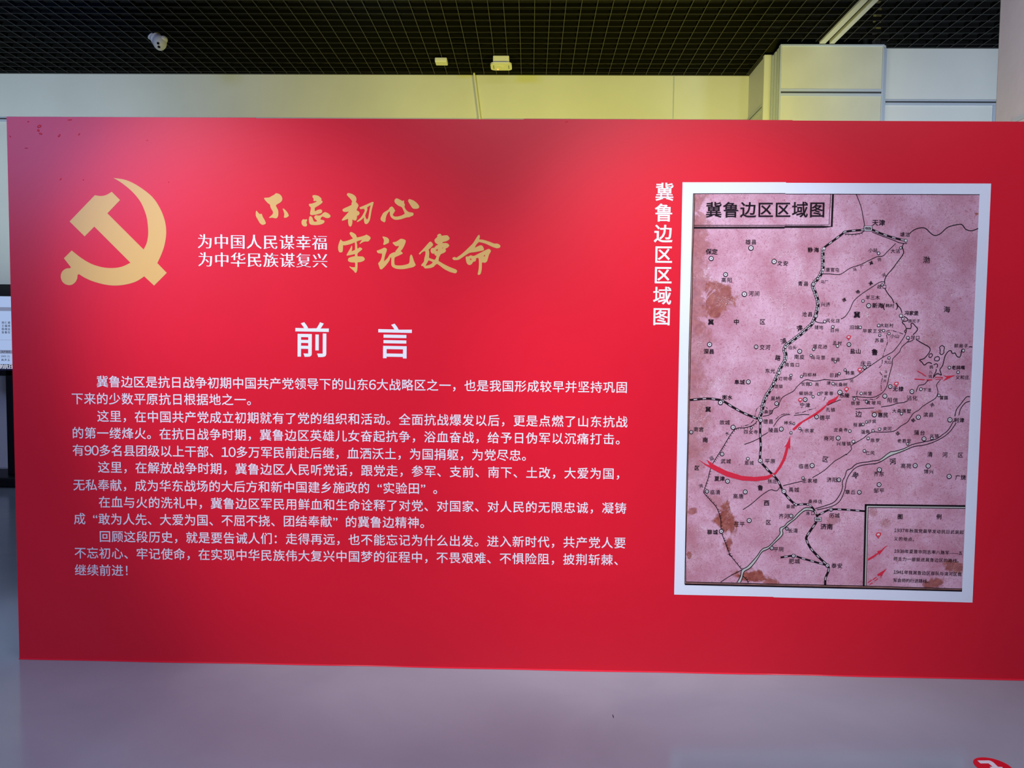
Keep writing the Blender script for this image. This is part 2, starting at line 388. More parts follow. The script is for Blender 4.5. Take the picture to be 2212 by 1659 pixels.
# sheet, text, centre x, centre y, pitch, em, angle, bold
LAB = [
 ('A','雄县',1097,912,80,72,0,0),('A','保定',557,1045,82,80,0,1),('A','文安',1533,1205,80,70,-6,0),('A','高阳',762,1435,80,70,0,0),
 ('A','河间',1140,1622,80,72,0,0),('A','静海',1955,1020,85,70,2,1),('A','青县',1815,1485,78,68,0,0),
 ('B','天津',815,560,80,74,0,1),('B','塘沽',1130,700,60,56,0,0),('B','大沽',1015,897,58,54,0,0),('B','小站',748,888,56,52,0,0),
 ('B','唐官屯',265,1122,56,52,0,0),('B','马',530,1117,50,44,20,0),('B','厂',620,1085,50,44,20,0),('B','减',725,1040,50,46,25,1),('B','河',823,1000,50,46,20,0),
 ('B','渤',1388,1003,80,84,0,0),('B','海',1630,1595,80,80,0,0),('B','歧口',855,1323,60,54,0,0),
 ('B','捷',405,1480,50,44,35,1),('B','地',567,1385,50,46,35,1),('B','减',720,1283,50,46,35,1),('B','河',878,1187,50,46,35,0),
 ('B','羊三木',745,1452,57,54,0,0),('B','新海',805,1548,68,64,0,1),('B','(',880,1548,50,84,0,1),('B',')',1035,1545,50,84,0,1),('B','韩村',950,1550,52,50,0,0),
 ('B','冯家堡',1208,1638,56,54,0,1),('B','马厂',168,1265,46,44,0,0),('B','兴济',180,1535,57,54,0,0),
 ('C','沧县',1873,375,78,70,0,0),('C','冀',545,482,80,80,0,1),('C','中',897,480,80,78,0,1),('C','区',1255,478,80,80,0,0),
 ('C','津',1768,565,80,80,20,1),('C','浦',1545,745,80,80,20,0),('C','路',1467,975,80,74,-8,1),
 ('C','深县',518,888,75,72,0,1),('C','交河',1290,830,78,72,0,0),('C','泊头',1665,832,62,57,0,0),('C','捷地',2032,555,62,57,0,0),
 ('C','莲花池',2047,820,68,60,0,0),('C','南皮',1762,962,75,68,0,0),('C','乌马营',2020,970,70,58,0,0),('C','南霞口',1665,1070,72,58,0,0),
 ('C','东光',1360,1155,72,66,0,0),('C','灯明寺',1570,1262,65,57,0,0),('C','四柳林',1905,1208,65,57,0,0),('C','阜城',940,1310,75,70,0,1),
 ('C','连镇',1478,1368,58,54,0,0),('C','长官',1845,1335,58,56,0,0),('C','柴胡店',1853,1465,65,58,0,0),('C','吴桥',1435,1535,68,64,0,0),
 ('C','宁津',1840,1628,75,70,0,0),('C','衡水',770,1520,72,68,0,1),
 ('D','风化店',450,855,97,84,0,0),('D','旧州',482,1045,95,84,0,0),('D','旧城',875,985,92,88,0,0),('D','冀',928,735,95,130,0,1),
 ('D','大赵村',1520,948,92,84,0,0),('D','毕家王文',1235,1058,100,86,0,0),('D','小山',1680,1160,92,86,0,0),('D','苏基',1375,1245,95,84,0,0),
 ('D','孟村',535,1300,100,84,0,0),('D','盐山',900,1463,112,104,0,1),('D','鲁',1282,1480,95,130,0,1),('D','狼坨子',2065,860,82,74,0,0),
 ('D','埕口',2088,1190,95,84,0,0),
 ('F','新县',1785,668,90,78,0,0),('F','韩集',2060,920,92,80,0,0),('F','旧县',1758,965,88,80,0,0),('F','鬲',1435,1135,88,72,0,0),('F','津',1655,1110,88,76,0,0),
 ('F','大桑树',1880,1140,88,78,0,0),('F','河',2088,1070,88,66,10,0),('F','宁家寨',1612,1305,92,76,0,0),('F','乐陵',1955,1345,92,88,0,1),
 ('G','庆云',935,885,130,112,0,0),('G','大山',1425,850,90,86,0,0),('G','马',1380,1065,90,62,0,0),('G','颊',1370,1170,90,66,0,0),('G','河',1353,1270,90,66,0,0),
 ('G','无棣',1655,1450,128,114,0,1),('G','尚堂',970,1550,105,92,0,0),
 ('H','郭局子',1612,280,110,94,0,0),('H','老鸹嘴',1550,765,100,94,0,1),('H','义和庄',1640,985,105,98,0,0),('H','鸽',945,755,90,84,8,0),
 ('H','儿',930,865,90,76,8,0),('H','河',920,965,90,84,8,0),('H','下洼',850,1265,102,90,0,0),('H','沾化',515,1445,128,114,0,0),('H','富国',1225,1440,98,88,0,1),
 ('I','桑园',1490,575,80,72,0,0),('I','德县',1487,750,96,86,0,0),('I','冀',410,530,90,98,0,1),('I','故城',708,765,95,88,0,0),('I','南宫',240,890,95,88,0,0),
 ('I','四女寺',1175,935,90,78,0,0),('I','陵县',1578,905,92,88,0,0),('I','神头',1845,775,82,74,0,0),('I','南',358,1080,90,98,0,1),
 ('I','大',750,965,90,70,30,0),('I','运',470,1405,90,78,25,0),('I','武城',727,1460,96,86,0,0),('I','恩城',1145,1490,86,78,0,0),
 ('I','平原',1520,1460,100,90,0,0),('I','区',208,1580,90,88,-5,1),
 ('J','孔镇',1047,690,95,86,0,0),('J','铁营',1545,560,95,84,0,0),('J','黄坡坞',1905,550,105,84,0,0),('J','边',1605,775,95,130,0,0),
 ('J','沙窝',1870,920,90,78,5,0),('J','程家',1590,990,100,82,0,0),('J','龙桑寺',1250,1090,98,82,0,0),('J','淄角',1740,1130,95,88,0,0),
 ('J','商河',1015,1260,108,100,0,0),('J','兴隆镇',1310,1365,100,86,0,0),('J','陈罗',1935,1300,98,84,0,0),('J','仁风',1835,1550,92,86,0,0),
 ('J','德平',935,850,112,102,0,0),('J','大宗家',575,1105,102,84,0,0),
 ('K','惠民',410,665,100,94,0,1),('K','大桑落墅',760,590,92,82,0,0),('K','滨县',1265,660,102,92,0,0),('K','利津',1845,765,102,94,0,1),
 ('K','夹河',490,925,84,78,0,0),('K','蒲台',1098,1000,112,98,0,0),('K','北镇',1375,1060,92,78,0,0),('K','老君堂',808,1155,90,80,0,0),
 ('K','清',1295,1410,90,104,0,0),('K','河',1580,1415,90,102,0,0),('K','区',1870,1420,90,104,0,0),('K','河',595,1540,90,120,8,1),
 ('K','徒',687,1010,90,72,40,1),('K','骇',980,765,90,72,40,1),('K','河',1335,478,90,74,40,1),('K','阳信',590,385,108,96,0,0),
 ('L','夏津',785,405,88,82,0,1),('L','临清',713,625,88,80,0,0),('L','高唐',1090,690,92,82,0,0),('L','鲁',1450,553,90,92,0,1),('L','张庄',1643,447,80,74,0,0),
 ('L','禹城',1995,585,90,82,0,0),('L','西',1550,800,90,94,0,1),('L','区',1580,1115,90,86,0,0),('L','齐河',1833,1015,90,82,0,0),('L','茌平',1108,1145,92,84,0,0),
 ('L','聊城',670,1275,92,82,0,1),('L','长清',1978,1250,84,78,0,0),('L','平阴',1745,1555,84,80,0,0),('L','晏城',1940,858,74,66,0,0),('L','河',483,525,90,66,20,0),
 ('M','区',1183,262,90,110,-8,0),('M','临邑',795,388,98,88,0,0),('M','王家楼',905,648,94,82,0,0),('M','济阳',1300,632,98,92,0,0),
 ('M','黄',1718,548,90,115,-28,0),('M','章丘',1630,850,100,86,0,0),('M','桑梓店',1000,1020,88,74,0,0),('M','洛口',912,1230,92,74,0,0),
 ('M','历城',1345,1270,98,88,0,0),('M','济南',1205,1470,112,108,0,1),
 ('N','齐东',475,520,98,90,0,0),('N','高苑',955,378,98,90,0,0),('N','博兴',1357,478,92,84,0,0),('N','广饶',1920,580,98,88,0,1),('N','邹平',477,815,100,90,0,0),
 ('N','图',852,1275,90,94,0,1),('N','例',1540,1277,90,94,0,1),
 ('O','肥城',1418,472,64,58,0,0),('O','泰安',1890,523,64,58,0,0),
]
COUNTY = [('A',1097,994,32),('A',549,1138,30),('A',1416,1180,31),('A',747,1360,28),('A',1006,1630,32),('B',697,1550,25),
 ('C',527,792,30),('C',1168,824,25),('C',1768,886,28),('C',1060,1306,28),('C',677,1592,30),('C',1450,1605,26),('C',1843,1550,27),
 ('D',769,1328,38),('F',1868,1288,42),('G',904,970,38),('G',1477,1397,42),('G',1357,1612,46),('G',1963,1510,46),
 ('I',857,853,38),('I',107,940,30),('I',1720,885,36),('I',660,1333,32),('J',770,832,38),('J',1200,1255,40),('J',1920,790,42),
 ('K',1077,708,40),('K',1672,757,42),('K',1183,1115,38),('L',915,447,33),('L',580,613,28),('L',1203,620,33),('L',1267,1087,34),('L',813,1262,33),
 ('L',1950,1012,29),('L',1880,1218,24),('L',1635,1535,28),('M',945,377,38),('M',1425,632,34),('M',1790,855,34),
 ('N',484,448,38),('N',1117,373,37),('N',1347,380,38),('N',1718,565,38),('N',479,710,35)]
RAILC = [('B',35,1294,20),('C',1990,398,24),('I',1350,727,33),('I',1344,1447,36),('L',1833,612,33),('M',1283,1165,28),('O',1407,413,19),('O',1783,520,19)]
SMALL = [('B',815,925,17),('B',1080,860,15),('B',858,1302,14),('B',629,1494,16),('C',1961,857,18),('C',1925,943,17),('C',2112,475,20),('C',1647,1217,17),
 ('C',1792,1232,17),('C',1917,1336,18),('C',1953,1511,17),('C',2029,1473,18),('D',447,978,28),('D',993,987,28),('D',1360,950,28),('D',1457,1052,26),
 ('D',1382,1146,24),('D',1565,1110,26),('D',540,1358,28),('D',1805,757,34),('D',1842,818,27),('D',1942,1195,30),('D',1566,1595,26),
 ('F',1779,710,22),('F',1966,866,23),('F',1855,935,23),('F',1738,1122,26),('G',828,1553,30),('H',1662,387,32),('H',1350,767,32),('H',1545,870,32),
 ('H',712,1250,33),('H',1115,1390,30),('I',1184,865,20),('I',1945,788,18),('I',1894,952,22),('I',1122,1415,25),('J',1520,475,26),('J',1765,530,28),
 ('J',435,1062,22),('J',1432,1115,28),('J',1695,982,26),('J',1762,935,24),('J',1503,1325,30),('J',1795,1260,28),('J',1722,1510,28),('J',1893,1110,26),
 ('J',2023,1077,28),('K',757,640,26),('K',1330,1105,26),('K',873,1210,24),('M',783,602,24)]
RAILS = [('B',163,868,18),('B',152,1122,15),('B',87,1228,12),('B',1140,773,18),('B',87,1528,12),('C',1937,503,14),('C',1572,828,16),('C',1566,1015,14),
 ('C',1485,1182,20),('C',1408,1337,16),('I',1377,585,15),('L',1667,352,16),('L',2030,830,18),('M',863,1075,16)]
REDM = [('D',763,1190,50),('F',1120,1435,44),('F',1990,1235,48),('G',795,1030,58),('G',1612,1345,58),('P',338,545,46)]
LEGEND = [('1937年秋我党最早发动抗日武装起', 603, 470, 1635, 500), ('义的地点。', 613, 600, 905, 612), ('1938年夏萧华同志率八路军——五', 603, 793, 1620, 825),
          ('师主力一部挺进冀鲁边区的路线。', 605, 915, 1600, 945), ('1941年我冀鲁边区部队与清河区我', 593, 1120, 1605, 1155), ('军会师的行进路线。', 600, 1248, 1130, 1262)]
SERIF = [('为中国人民谋幸福', 443.2, 521.8, 690.8, 524.4), ('为中华民族谋复兴', 444.2, 560.8, 691.5, 563.2)]
SCREEN = [('的抗日', 14, 792, 9.6, 10.0, 1), ('邢仁甫', 13.3, 697, 6.6, 5.6, 0), ('王福林', 13.3, 704, 6.6, 5.6, 0), ('杨靖远', 13.3, 711, 6.6, 5.6, 0), ('张鲁仪', 13.3, 718, 6.6, 5.6, 0),
          ('1943.2)', 12, 769.5, 2.8, 5.0, 0), ('共产党员', 13, 760, 5.0, 4.6, 0), ('两声五', 12.5, 777.5, 6.6, 5.4, 0)]
chars = ''.join(b[0] for b in BODY)+''.join(l[1] for l in LAB)+''.join(l[0] for l in LEGEND)+''.join(s[0] for s in SERIF)+''.join(s[0] for s in SCREEN)+'前言冀鲁边区区域图国０１２３４５６７８９'
build_glyphs(chars)
_xs = [p[0] for p in _glyph['国'][0]]
EM[0] = (max(_xs)-min(_xs))/0.824

# ------------------------------------------------------------------ the red board
BH = 2.5
board = empty('exhibition_board', (2.4, 0, 0), 'long red exhibition board with preface text, gold emblem and a framed map', 'exhibition board')
seams = [0.0, 1.135, 2.335, 3.52, 4.72, 5.6]
for i in range(5):
    box('panel', seams[i], seams[i+1], 0.0, 0.06, 0.004, BH-(0.002 if i in (1, 3) else 0.0), M_RED, board)
# vinyl lip that curls out along the foot of the board
bm = bmesh.new()
prev = None
for i in range(141):
    xx = i*5.6/140; w = 0.0035+0.002*math.sin(xx*3.1)+0.0015*math.sin(xx*9.7+1)
    a = bm.verts.new((xx, -0.0004, 0.0045)); b = bm.verts.new((xx, -0.003-abs(w), 0.001))
    if prev: bm.faces.new((prev[0], prev[1], b, a))
    prev = (a, b)
from_bm('bottom_lip', bm, M_REDEDGE, board)
# small blisters and torn nicks in the vinyl near the top left corner
for (u, v, w, h, ang) in [(85, 273, 10, 6, 20), (88, 289, 8, 4, -15), (128, 293, 8, 4, 50), (171, 290, 6, 3, 55), (61, 263, 4, 3, 0),
                          (151, 259, 10, 2.5, 5), (131, 387, 6, 2.5, 50), (180, 388, 3, 2.5, 0), (318, 303, 3, 2.5, 0), (364, 393, 3, 2.5, 0),
                          (1224, 263, 8, 2.5, 20), (22, 295, 6, 2, -40), (57, 320, 8, 2, 0), (83, 282, 5, 6, 70)]:
    s = px_scale(u, v); c = at(u, v); bm = bmesh.new()
    bmesh.ops.create_icosphere(bm, subdivisions=2, radius=1.0)
    a = math.radians(ang)
    for q in bm.verts:
        x_, z_, y_ = q.co.x*w*0.5*s, q.co.z*h*0.5*s, q.co.y*0.0011
        q.co = Vector((c.x+x_*math.cos(a)-z_*math.sin(a), y_, c.z+x_*math.sin(a)+z_*math.cos(a)))
    from_bm('vinyl_blister', bm, M_RED, board, True)

def poly_mesh(name, loops, y, mat_, parent, smooth_iter=0, mapf=None):
    """filled 2D outline(s) in photo pixels put down on the board plane"""
    cu = bpy.data.curves.new(name, 'CURVE'); cu.dimensions = '2D'; cu.fill_mode = 'FRONT'
    for lp in loops:
        pts = [(mapf or at)(*p) for p in lp]
        pts = [(p.x, p.z if mapf is None else p.y) for p in pts]
        for _ in range(smooth_iter):
            n = len(pts); new = []
            for i in range(n):
                a, b = pts[i], pts[(i+1) % n]
                new += [(a[0]*.75+b[0]*.25, a[1]*.75+b[1]*.25), (a[0]*.25+b[0]*.75, a[1]*.25+b[1]*.75)]
            pts = new
        sp = cu.splines.new('POLY'); sp.points.add(len(pts)-1); sp.use_cyclic_u = True
        for i, p in enumerate(pts): sp.points[i].co = (p[0], p[1], 0, 1)
    o = bpy.data.objects.new(name, cu); C.objects.link(o); bpy.context.view_layer.update()
    me = bpy.data.meshes.new_from_object(o.evaluated_get(bpy.context.evaluated_depsgraph_get()))
    bpy.data.objects.remove(o); bpy.data.curves.remove(cu); me.name = name
    for v in me.vertices:
        v.co = (v.co.x, y, v.co.y) if mapf is None else (v.co.x, v.co.y, y)
    me.materials.clear(); me.materials.append(mat_)
    return link_mesh(name, me, mat_, parent)

def crop(ox, oy, s, pts): return [(ox+x/s, oy+y/s) for x, y in pts]
# hammer and sickle emblem
def smooth_open(pts, n=4):
    out = []
    for i in range(len(pts)-1):
        p0 = pts[max(i-1, 0)]; p1_ = pts[i]; p2 = pts[i+1]; p3 = pts[min(i+2, len(pts)-1)]
        for j in range(n):
            t = j/n
            out.append(tuple(0.5*((2*p1_[k])+(-p0[k]+p2[k])*t+(2*p0[k]-5*p1_[k]+4*p2[k]-p3[k])*t*t+(-p0[k]+3*p1_[k]-3*p2[k]+p3[k])*t**3) for k in (0, 1)))
    out.append(pts[-1]); return out
EMB = []
EMB += smooth_open([(860,145),(1020,172),(1180,250),(1355,385),(1460,540),(1520,700),(1536,850),(1515,1000),(1475,1120),(1422,1235)])
EMB += [(1543,1360),(1381,1523),(1255,1405)]
EMB += smooth_open([(1255,1405),(1150,1470),(1020,1508),(880,1522),(740,1507),(590,1465),(490,1420),(418,1375)])
EMB += [(400,1390)]
EMB += smooth_open([(400,1392),(397,1430),(375,1475),(335,1508),(295,1517),(245,1505),(205,1470),(186,1415),(195,1360),(225,1322),(265,1302),(300,1301)])
EMB += [(318,1290),(226,1173),(326,1073)]
EMB += smooth_open([(326,1073),(450,1170),(580,1245),(720,1288),(850,1298),(970,1280),(1078,1230)])
EMB += [(616,768),(492,893),(299,702),(622,366)]
EMB += smooth_open([(622,366),(700,376),(770,362),(838,322)])
EMB += [(945,428),(783,598),(1246,1060)]
EMB += smooth_open([(1246,1060),(1285,980),(1305,860),(1295,700),(1265,580),(1200,440),(1090,310),(960,205),(860,145)])[:-1]
ded = []
for p in EMB:
    if not ded or math.dist(p, ded[-1]) > 2: ded.append(p)
poly_mesh('hammer_and_sickle', [crop(100, 360, 5.925, ded)], -0.0006, M_GOLD, board)
# brush-written slogan, one traced outline set per character
c1 = (530, 400, 9.617); c2 = (730, 400, 10.533); c3 = (720, 490, 11.06); c4 = (890, 490, 11.06)
SLOGAN = [
 (c1, [[(235,530),(220,550),(218,635),(260,715),(300,785),(340,818),(370,824),(410,812),(428,793),(410,740),(365,660),(340,593),(292,597)]]),
 (c1, [[(637,168),(605,195),(540,232),(490,257),(410,262),(388,273),(410,310),(470,375),(510,402),(525,465),(550,510),(570,540),(575,585),(550,620),(495,670),(500,683),(560,676),(630,690),(665,675),(685,625),(686,545),(672,500),(635,430),(650,405),(720,365),(760,325),(769,280),(750,225),(700,182)]]),
 (c1, [[(773,490),(795,540),(810,600),(802,665),(815,680),(860,672),(895,648),(903,625),(880,575),(840,525),(800,490)]]),
 (c1, [[(1395,220),(1397,250),(1420,285),(1413,318),(1425,330),(1470,330),(1482,345),(1440,362),(1385,382),(1330,388),(1320,408),(1335,440),(1362,468),(1352,540),(1345,590),(1358,620),(1400,622),(1500,605),(1580,580),(1597,545),(1590,515),(1560,504),(1510,512),(1445,545),(1442,500),(1450,468),(1530,420),(1590,375),(1607,345),(1595,325),(1575,318),(1587,292),(1570,265),(1520,225),(1460,208),(1415,208)]]),
 (c1, [[(1205,708),(1175,735),(1168,780),(1180,825),(1215,855),(1255,860),(1280,845),(1282,810),(1268,775),(1288,722),(1275,708),(1240,715)]]),
 (c1, [[(1345,645),(1328,665),(1320,720),(1330,785),(1360,820),(1440,830),(1530,825),(1600,805),(1640,775),(1645,750),(1625,728),(1560,715),(1575,675),(1605,650),(1640,665),(1690,685),(1740,680),(1770,655),(1765,625),(1720,585),(1660,560),(1620,578),(1570,620),(1520,632),(1470,625),(1440,645),(1430,672),(1450,700),(1490,740),(1480,757),(1435,758),(1415,735),(1395,680),(1370,650)]]),
 (c2, [[(240,180),(212,195),(206,225),(250,275),(300,330),(322,370),(308,420),(315,445),(250,480),(160,520),(110,550),(105,575),(130,605),(180,610),(250,600),(200,660),(120,745),(88,790),(98,810),(150,798),(232,765),(232,850),(250,920),(280,947),(310,925),(328,860),(330,778),(360,798),(395,805),(420,790),(435,740),(433,702),(475,680),(494,640),(480,605),(424,570),(445,520),(470,465),(445,420),(405,378),(420,350),(418,290),(385,240),(320,200)]]),
 (c2, [[(500,505),(495,525),(520,548),(570,538),(600,545),(610,580),(580,650),(520,740),(440,810),(432,830),(450,838),(520,800),(595,735),(592,800),(610,870),(640,888),(680,870),(725,800),(745,700),(770,560),(812,400),(797,380),(760,390),(640,445)],
       [(745,455),(690,490),(662,515),(672,550),(645,630),(622,690),(635,745),(660,782),(685,755),(700,690),(720,560)]]),
 (c2, [[(1220,485),(1180,510),(1150,555),(1080,600),(1030,635),(1000,690),(970,760),(985,805),(1050,845),(1080,825),(1092,740),(1120,660),(1170,595),(1180,600),(1188,690),(1230,750),(1290,785),(1360,788),(1450,772),(1560,735),(1620,730),(1660,710),(1705,695),(1723,660),(1705,628),(1610,610),(1550,560),(1515,495),(1525,445),(1505,400),(1508,355),(1490,350),(1465,360),(1400,325),(1340,300),(1300,320),(1285,365),(1310,415),(1380,470),(1450,500),(1490,570),(1522,650),(1450,690),(1350,715),(1280,710),(1245,675),(1270,635),(1305,580),(1280,540),(1250,500)]]),
 (c2, [[(1630,318),(1603,335),(1600,370),(1640,440),(1690,515),(1730,537),(1800,538),(1842,520),(1848,475),(1800,410),(1720,350)]]),
 (c3, [[(425,125),(398,140),(390,165),(420,215),(465,270),(460,285),(370,320),(280,345),(225,345),(175,300),(160,330),(130,410),(115,490),(125,570),(150,610),(190,612),(225,585),(235,440),(300,440),(420,410),(515,370),(520,430),(520,550),(440,585),(452,520),(450,460),(435,450),(410,510),(350,610),(318,670),(325,688),(400,678),(515,652),(520,700),(440,718),(370,745),(347,790),(370,830),(430,850),(510,852),(525,880),(520,965),(450,965),(390,945),(385,960),(440,1010),(490,1055),(520,1098),(545,1098),(570,1050),(580,950),(580,850),(660,840),(730,810),(755,780),(740,740),(700,710),(580,705),(580,640),(620,600),(680,550),(695,525),(660,498),(620,495),(590,520),(575,510),(570,430),(555,355),(620,330),(688,310),(660,350),(628,395),(635,412),(690,375),(760,350),(820,352),(860,330),(895,270),(870,230),(795,185),(740,210),(640,240),(565,255),(540,190),(480,145)]]),
 (c3, [[(1185,228),(1175,245),(1205,300),(1210,350),(1192,415),(1210,435),(1250,420),(1290,400),(1325,380),(1333,320),(1315,280),(1270,250)]]),
 (c3, [[(1210,500),(1170,520),(1100,550),(1040,570),(1040,590),(1070,630),(1110,635),(1165,640),(1160,710),(1130,800),(1075,870),(1080,900),(1100,960),(1115,1005),(1150,1018),(1180,1000),(1260,920),(1340,810),(1362,735),(1388,735),(1385,830),(1390,920),(1430,970),(1520,1005),(1680,1010),(1900,965),(1965,925),(1965,900),(1930,820),(1890,700),(1865,665),(1845,670),(1828,730),(1820,840),(1790,885),(1680,915),(1560,925),(1480,912),(1462,880),(1460,780),(1475,730),(1560,690),(1650,645),(1660,625),(1610,580),(1660,520),(1710,420),(1732,345),(1720,315),(1660,290),(1605,288),(1560,320),(1500,355),(1425,370),(1418,385),(1450,425),(1500,462),(1560,455),(1565,475),(1520,540),(1480,585),(1495,600),(1430,615),(1350,660),(1300,740),(1212,830),(1225,740),(1250,650),(1280,560),(1270,520),(1240,502)]]),
 (c4, [[(430,355),(400,380),(330,460),(250,550),(170,630),(170,655),(190,662),(240,610),(300,580),(322,600),(318,670),(295,750),(285,830),(225,905),(225,935),(265,940),(300,985),(340,995),(440,985),(520,955),(560,910),(600,885),(660,925),(770,1010),(900,1075),(1030,1110),(1070,1085),(1078,1050),(1040,1015),(900,960),(760,890),(635,815),(645,740),(690,655),(760,625),(805,590),(810,550),(795,525),(860,490),(893,450),(870,410),(810,385),(720,390),(750,360),(820,345),(880,310),(897,270),(870,225),(840,203),(780,205),(710,215),(690,180),(665,162),(625,180),(600,210),(605,240),(545,300),(540,345),(570,390),(628,428),(580,450),(530,500),(480,505),(448,540),(450,600),(485,640),(530,640),(555,685),(585,690),(570,750),(540,790),(480,770),(405,740),(412,650),(408,580),(395,545),(450,500),(505,440),(495,400),(460,360)],
       [(395,802),(325,930),(400,915),(470,880),(497,845),(450,820)],[(563,555),(620,528),(608,585)],[(715,515),(755,480),(730,518)]]),
 (c4, [[(1595,190),(1560,230),(1510,310),(1450,400),(1340,510),(1200,640),(1060,740),(1020,722),(975,735),(965,760),(990,790),(1030,797),(1120,785),(1220,720),(1370,625),(1500,605),(1700,565),(1718,530),(1700,480),(1670,448),(1620,445),(1500,500),(1540,420),(1600,362),(1750,400),(1900,470),(2020,512),(2095,500),(2112,465),(2090,425),(2030,400),(1960,400),(1850,355),(1700,310),(1605,302),(1620,240),(1612,195)]]),
 (c4, [[(1820,530),(1750,560),(1620,625),(1480,695),(1400,680),(1350,708),(1300,708),(1283,730),(1290,800),(1310,870),(1345,905),(1385,912),(1430,890),(1460,840),(1510,825),(1530,790),(1525,755),(1580,740),(1595,780),(1600,900),(1590,1020),(1570,1120),(1575,1145),(1600,1150),(1640,1120),(1665,1020),(1672,860),(1690,850),(1740,860),(1790,830),(1810,770),(1840,670),(1883,590),(1875,555),(1850,532)],
       [(1715,690),(1745,672),(1748,700),(1720,712)],[(1380,775),(1400,755),(1425,775),(1405,798)]]),
]
def cat_smooth(pts, n=3):
    out = []; N = len(pts)
    for i in range(N):
        p0, p1_, p2, p3 = pts[i-1], pts[i], pts[(i+1) % N], pts[(i+2) % N]
        def ang(a, b, c):
            v1 = (b[0]-a[0], b[1]-a[1]); v2 = (c[0]-b[0], c[1]-b[1])
            return abs(math.degrees(math.atan2(v1[0]*v2[1]-v1[1]*v2[0], v1[0]*v2[0]+v1[1]*v2[1])))
        s1 = 0.0 if ang(p0, p1_, p2) > 55 else 1.0; s2 = 0.0 if ang(p1_, p2, p3) > 55 else 1.0
        m1 = ((p2[0]-p0[0])*.5*s1+(p2[0]-p1_[0])*(1-s1), (p2[1]-p0[1])*.5*s1+(p2[1]-p1_[1])*(1-s1))
        m2 = ((p3[0]-p1_[0])*.5*s2+(p2[0]-p1_[0])*(1-s2), (p3[1]-p1_[1])*.5*s2+(p2[1]-p1_[1])*(1-s2))
        for j in range(n):
            t = j/n; h1 = 2*t**3-3*t**2+1; h2 = t**3-2*t**2+t; h3 = -2*t**3+3*t**2; h4 = t**3-t**2
            out.append((h1*p1_[0]+h2*m1[0]*.8+h3*p2[0]+h4*m2[0]*.8, h1*p1_[1]+h2*m1[1]*.8+h3*p2[1]+h4*m2[1]*.8))
    return out
for cr_, loops in SLOGAN:
    poly_mesh('brush_stroke', [crop(*cr_, cat_smooth(l)) for l in loops], -0.0006, M_GOLD, board)

DIG = 0.585
def layout(text):
    pos = []; x = 0.0
    prev = None
    for ch in text:
        adv = DIG if (ch.isdigit() and ord(ch) < 128) else 1.0
        if prev is not None: x += (prev+adv)/2
        pos.append(x); prev = adv
    return pos
def set_line(name, text, u0, v0, u1, v1, endch, em_px, y, mat_, parent, wx, wz, ang=None, phrases=False):
    pos = layout(text); k = len(text)-1-text[::-1].index(endch)
    a, b = at(u0, v0), at(u1, v1); items = []
    for ch, p in zip(text, pos):
        q = a.lerp(b, p/pos[k]); s = px_scale(u0+(u1-u0)*p/pos[k], v0)
        if ch == '“': q = q + (b-a).normalized()*0.27*em_px*s + Vector((0, 0, 0))
        if ch == '”': q = q - (b-a).normalized()*0.27*em_px*s
        if ch == '：': q = q - (b-a).normalized()*0.27*em_px*s
        if ch == '！': q = q - (b-a).normalized()*0.25*em_px*s
        f = 1.0
        if ch.isdigit(): f = 1.05
        items.append((ch, q, em_px*s*f, math.degrees(math.atan2((b-a).z, (b-a).x)) if ang is None else ang))
    if phrases:
        run = []
        for k_, it in enumerate(items):
            run.append(it)
            nxt = items[k_+1][0] if k_+1 < len(items) else None
            if nxt is None or (it[0] in '，。、：！”') or nxt == '“':
                text_mesh(name, run, y, mat_, parent, wx, wz); run = []
        return None
    return text_mesh(name, items, y, mat_, parent, wx, wz)
for i, (t, u0, v0, u1, v1, e) in enumerate(BODY):
    set_line('text_phrase', t, u0, v0, u1, v1, e, 26.6-0.02*i, -0.0006, M_WHITE, board, 0.006, 0.006, phrases=True)
for t, u0, v0, u1, v1 in SERIF:
    set_line('slogan_line', t, u0, v0, u1, v1, t[-1], 34.0, -0.0006, M_WHITE, board, 0.018, -0.016)
for ch, u, v in (('前', 674.3, 735.0), ('言', 853.2, 738.0)):
    s = px_scale(u, v)
    text_mesh('heading_character', [(ch, at(u, v), 79*s, -0.4)], -0.0006, M_WHITE, board, 0.012, 0.012)
for ch, u, v in zip('冀鲁边区区域图', (1435.5, 1434.1, 1432.9, 1432.9, 1431.8, 1430.6, 1429.2), (414.8, 459.9, 505, 550.1, 594.5, 639.2, 683.9)):
    s = px_scale(u, v)
    text_mesh('side_title_character', [(ch, at(u, v), 41*s, 0)], -0.0006, M_WHITE, board, 0.017, 0.013)

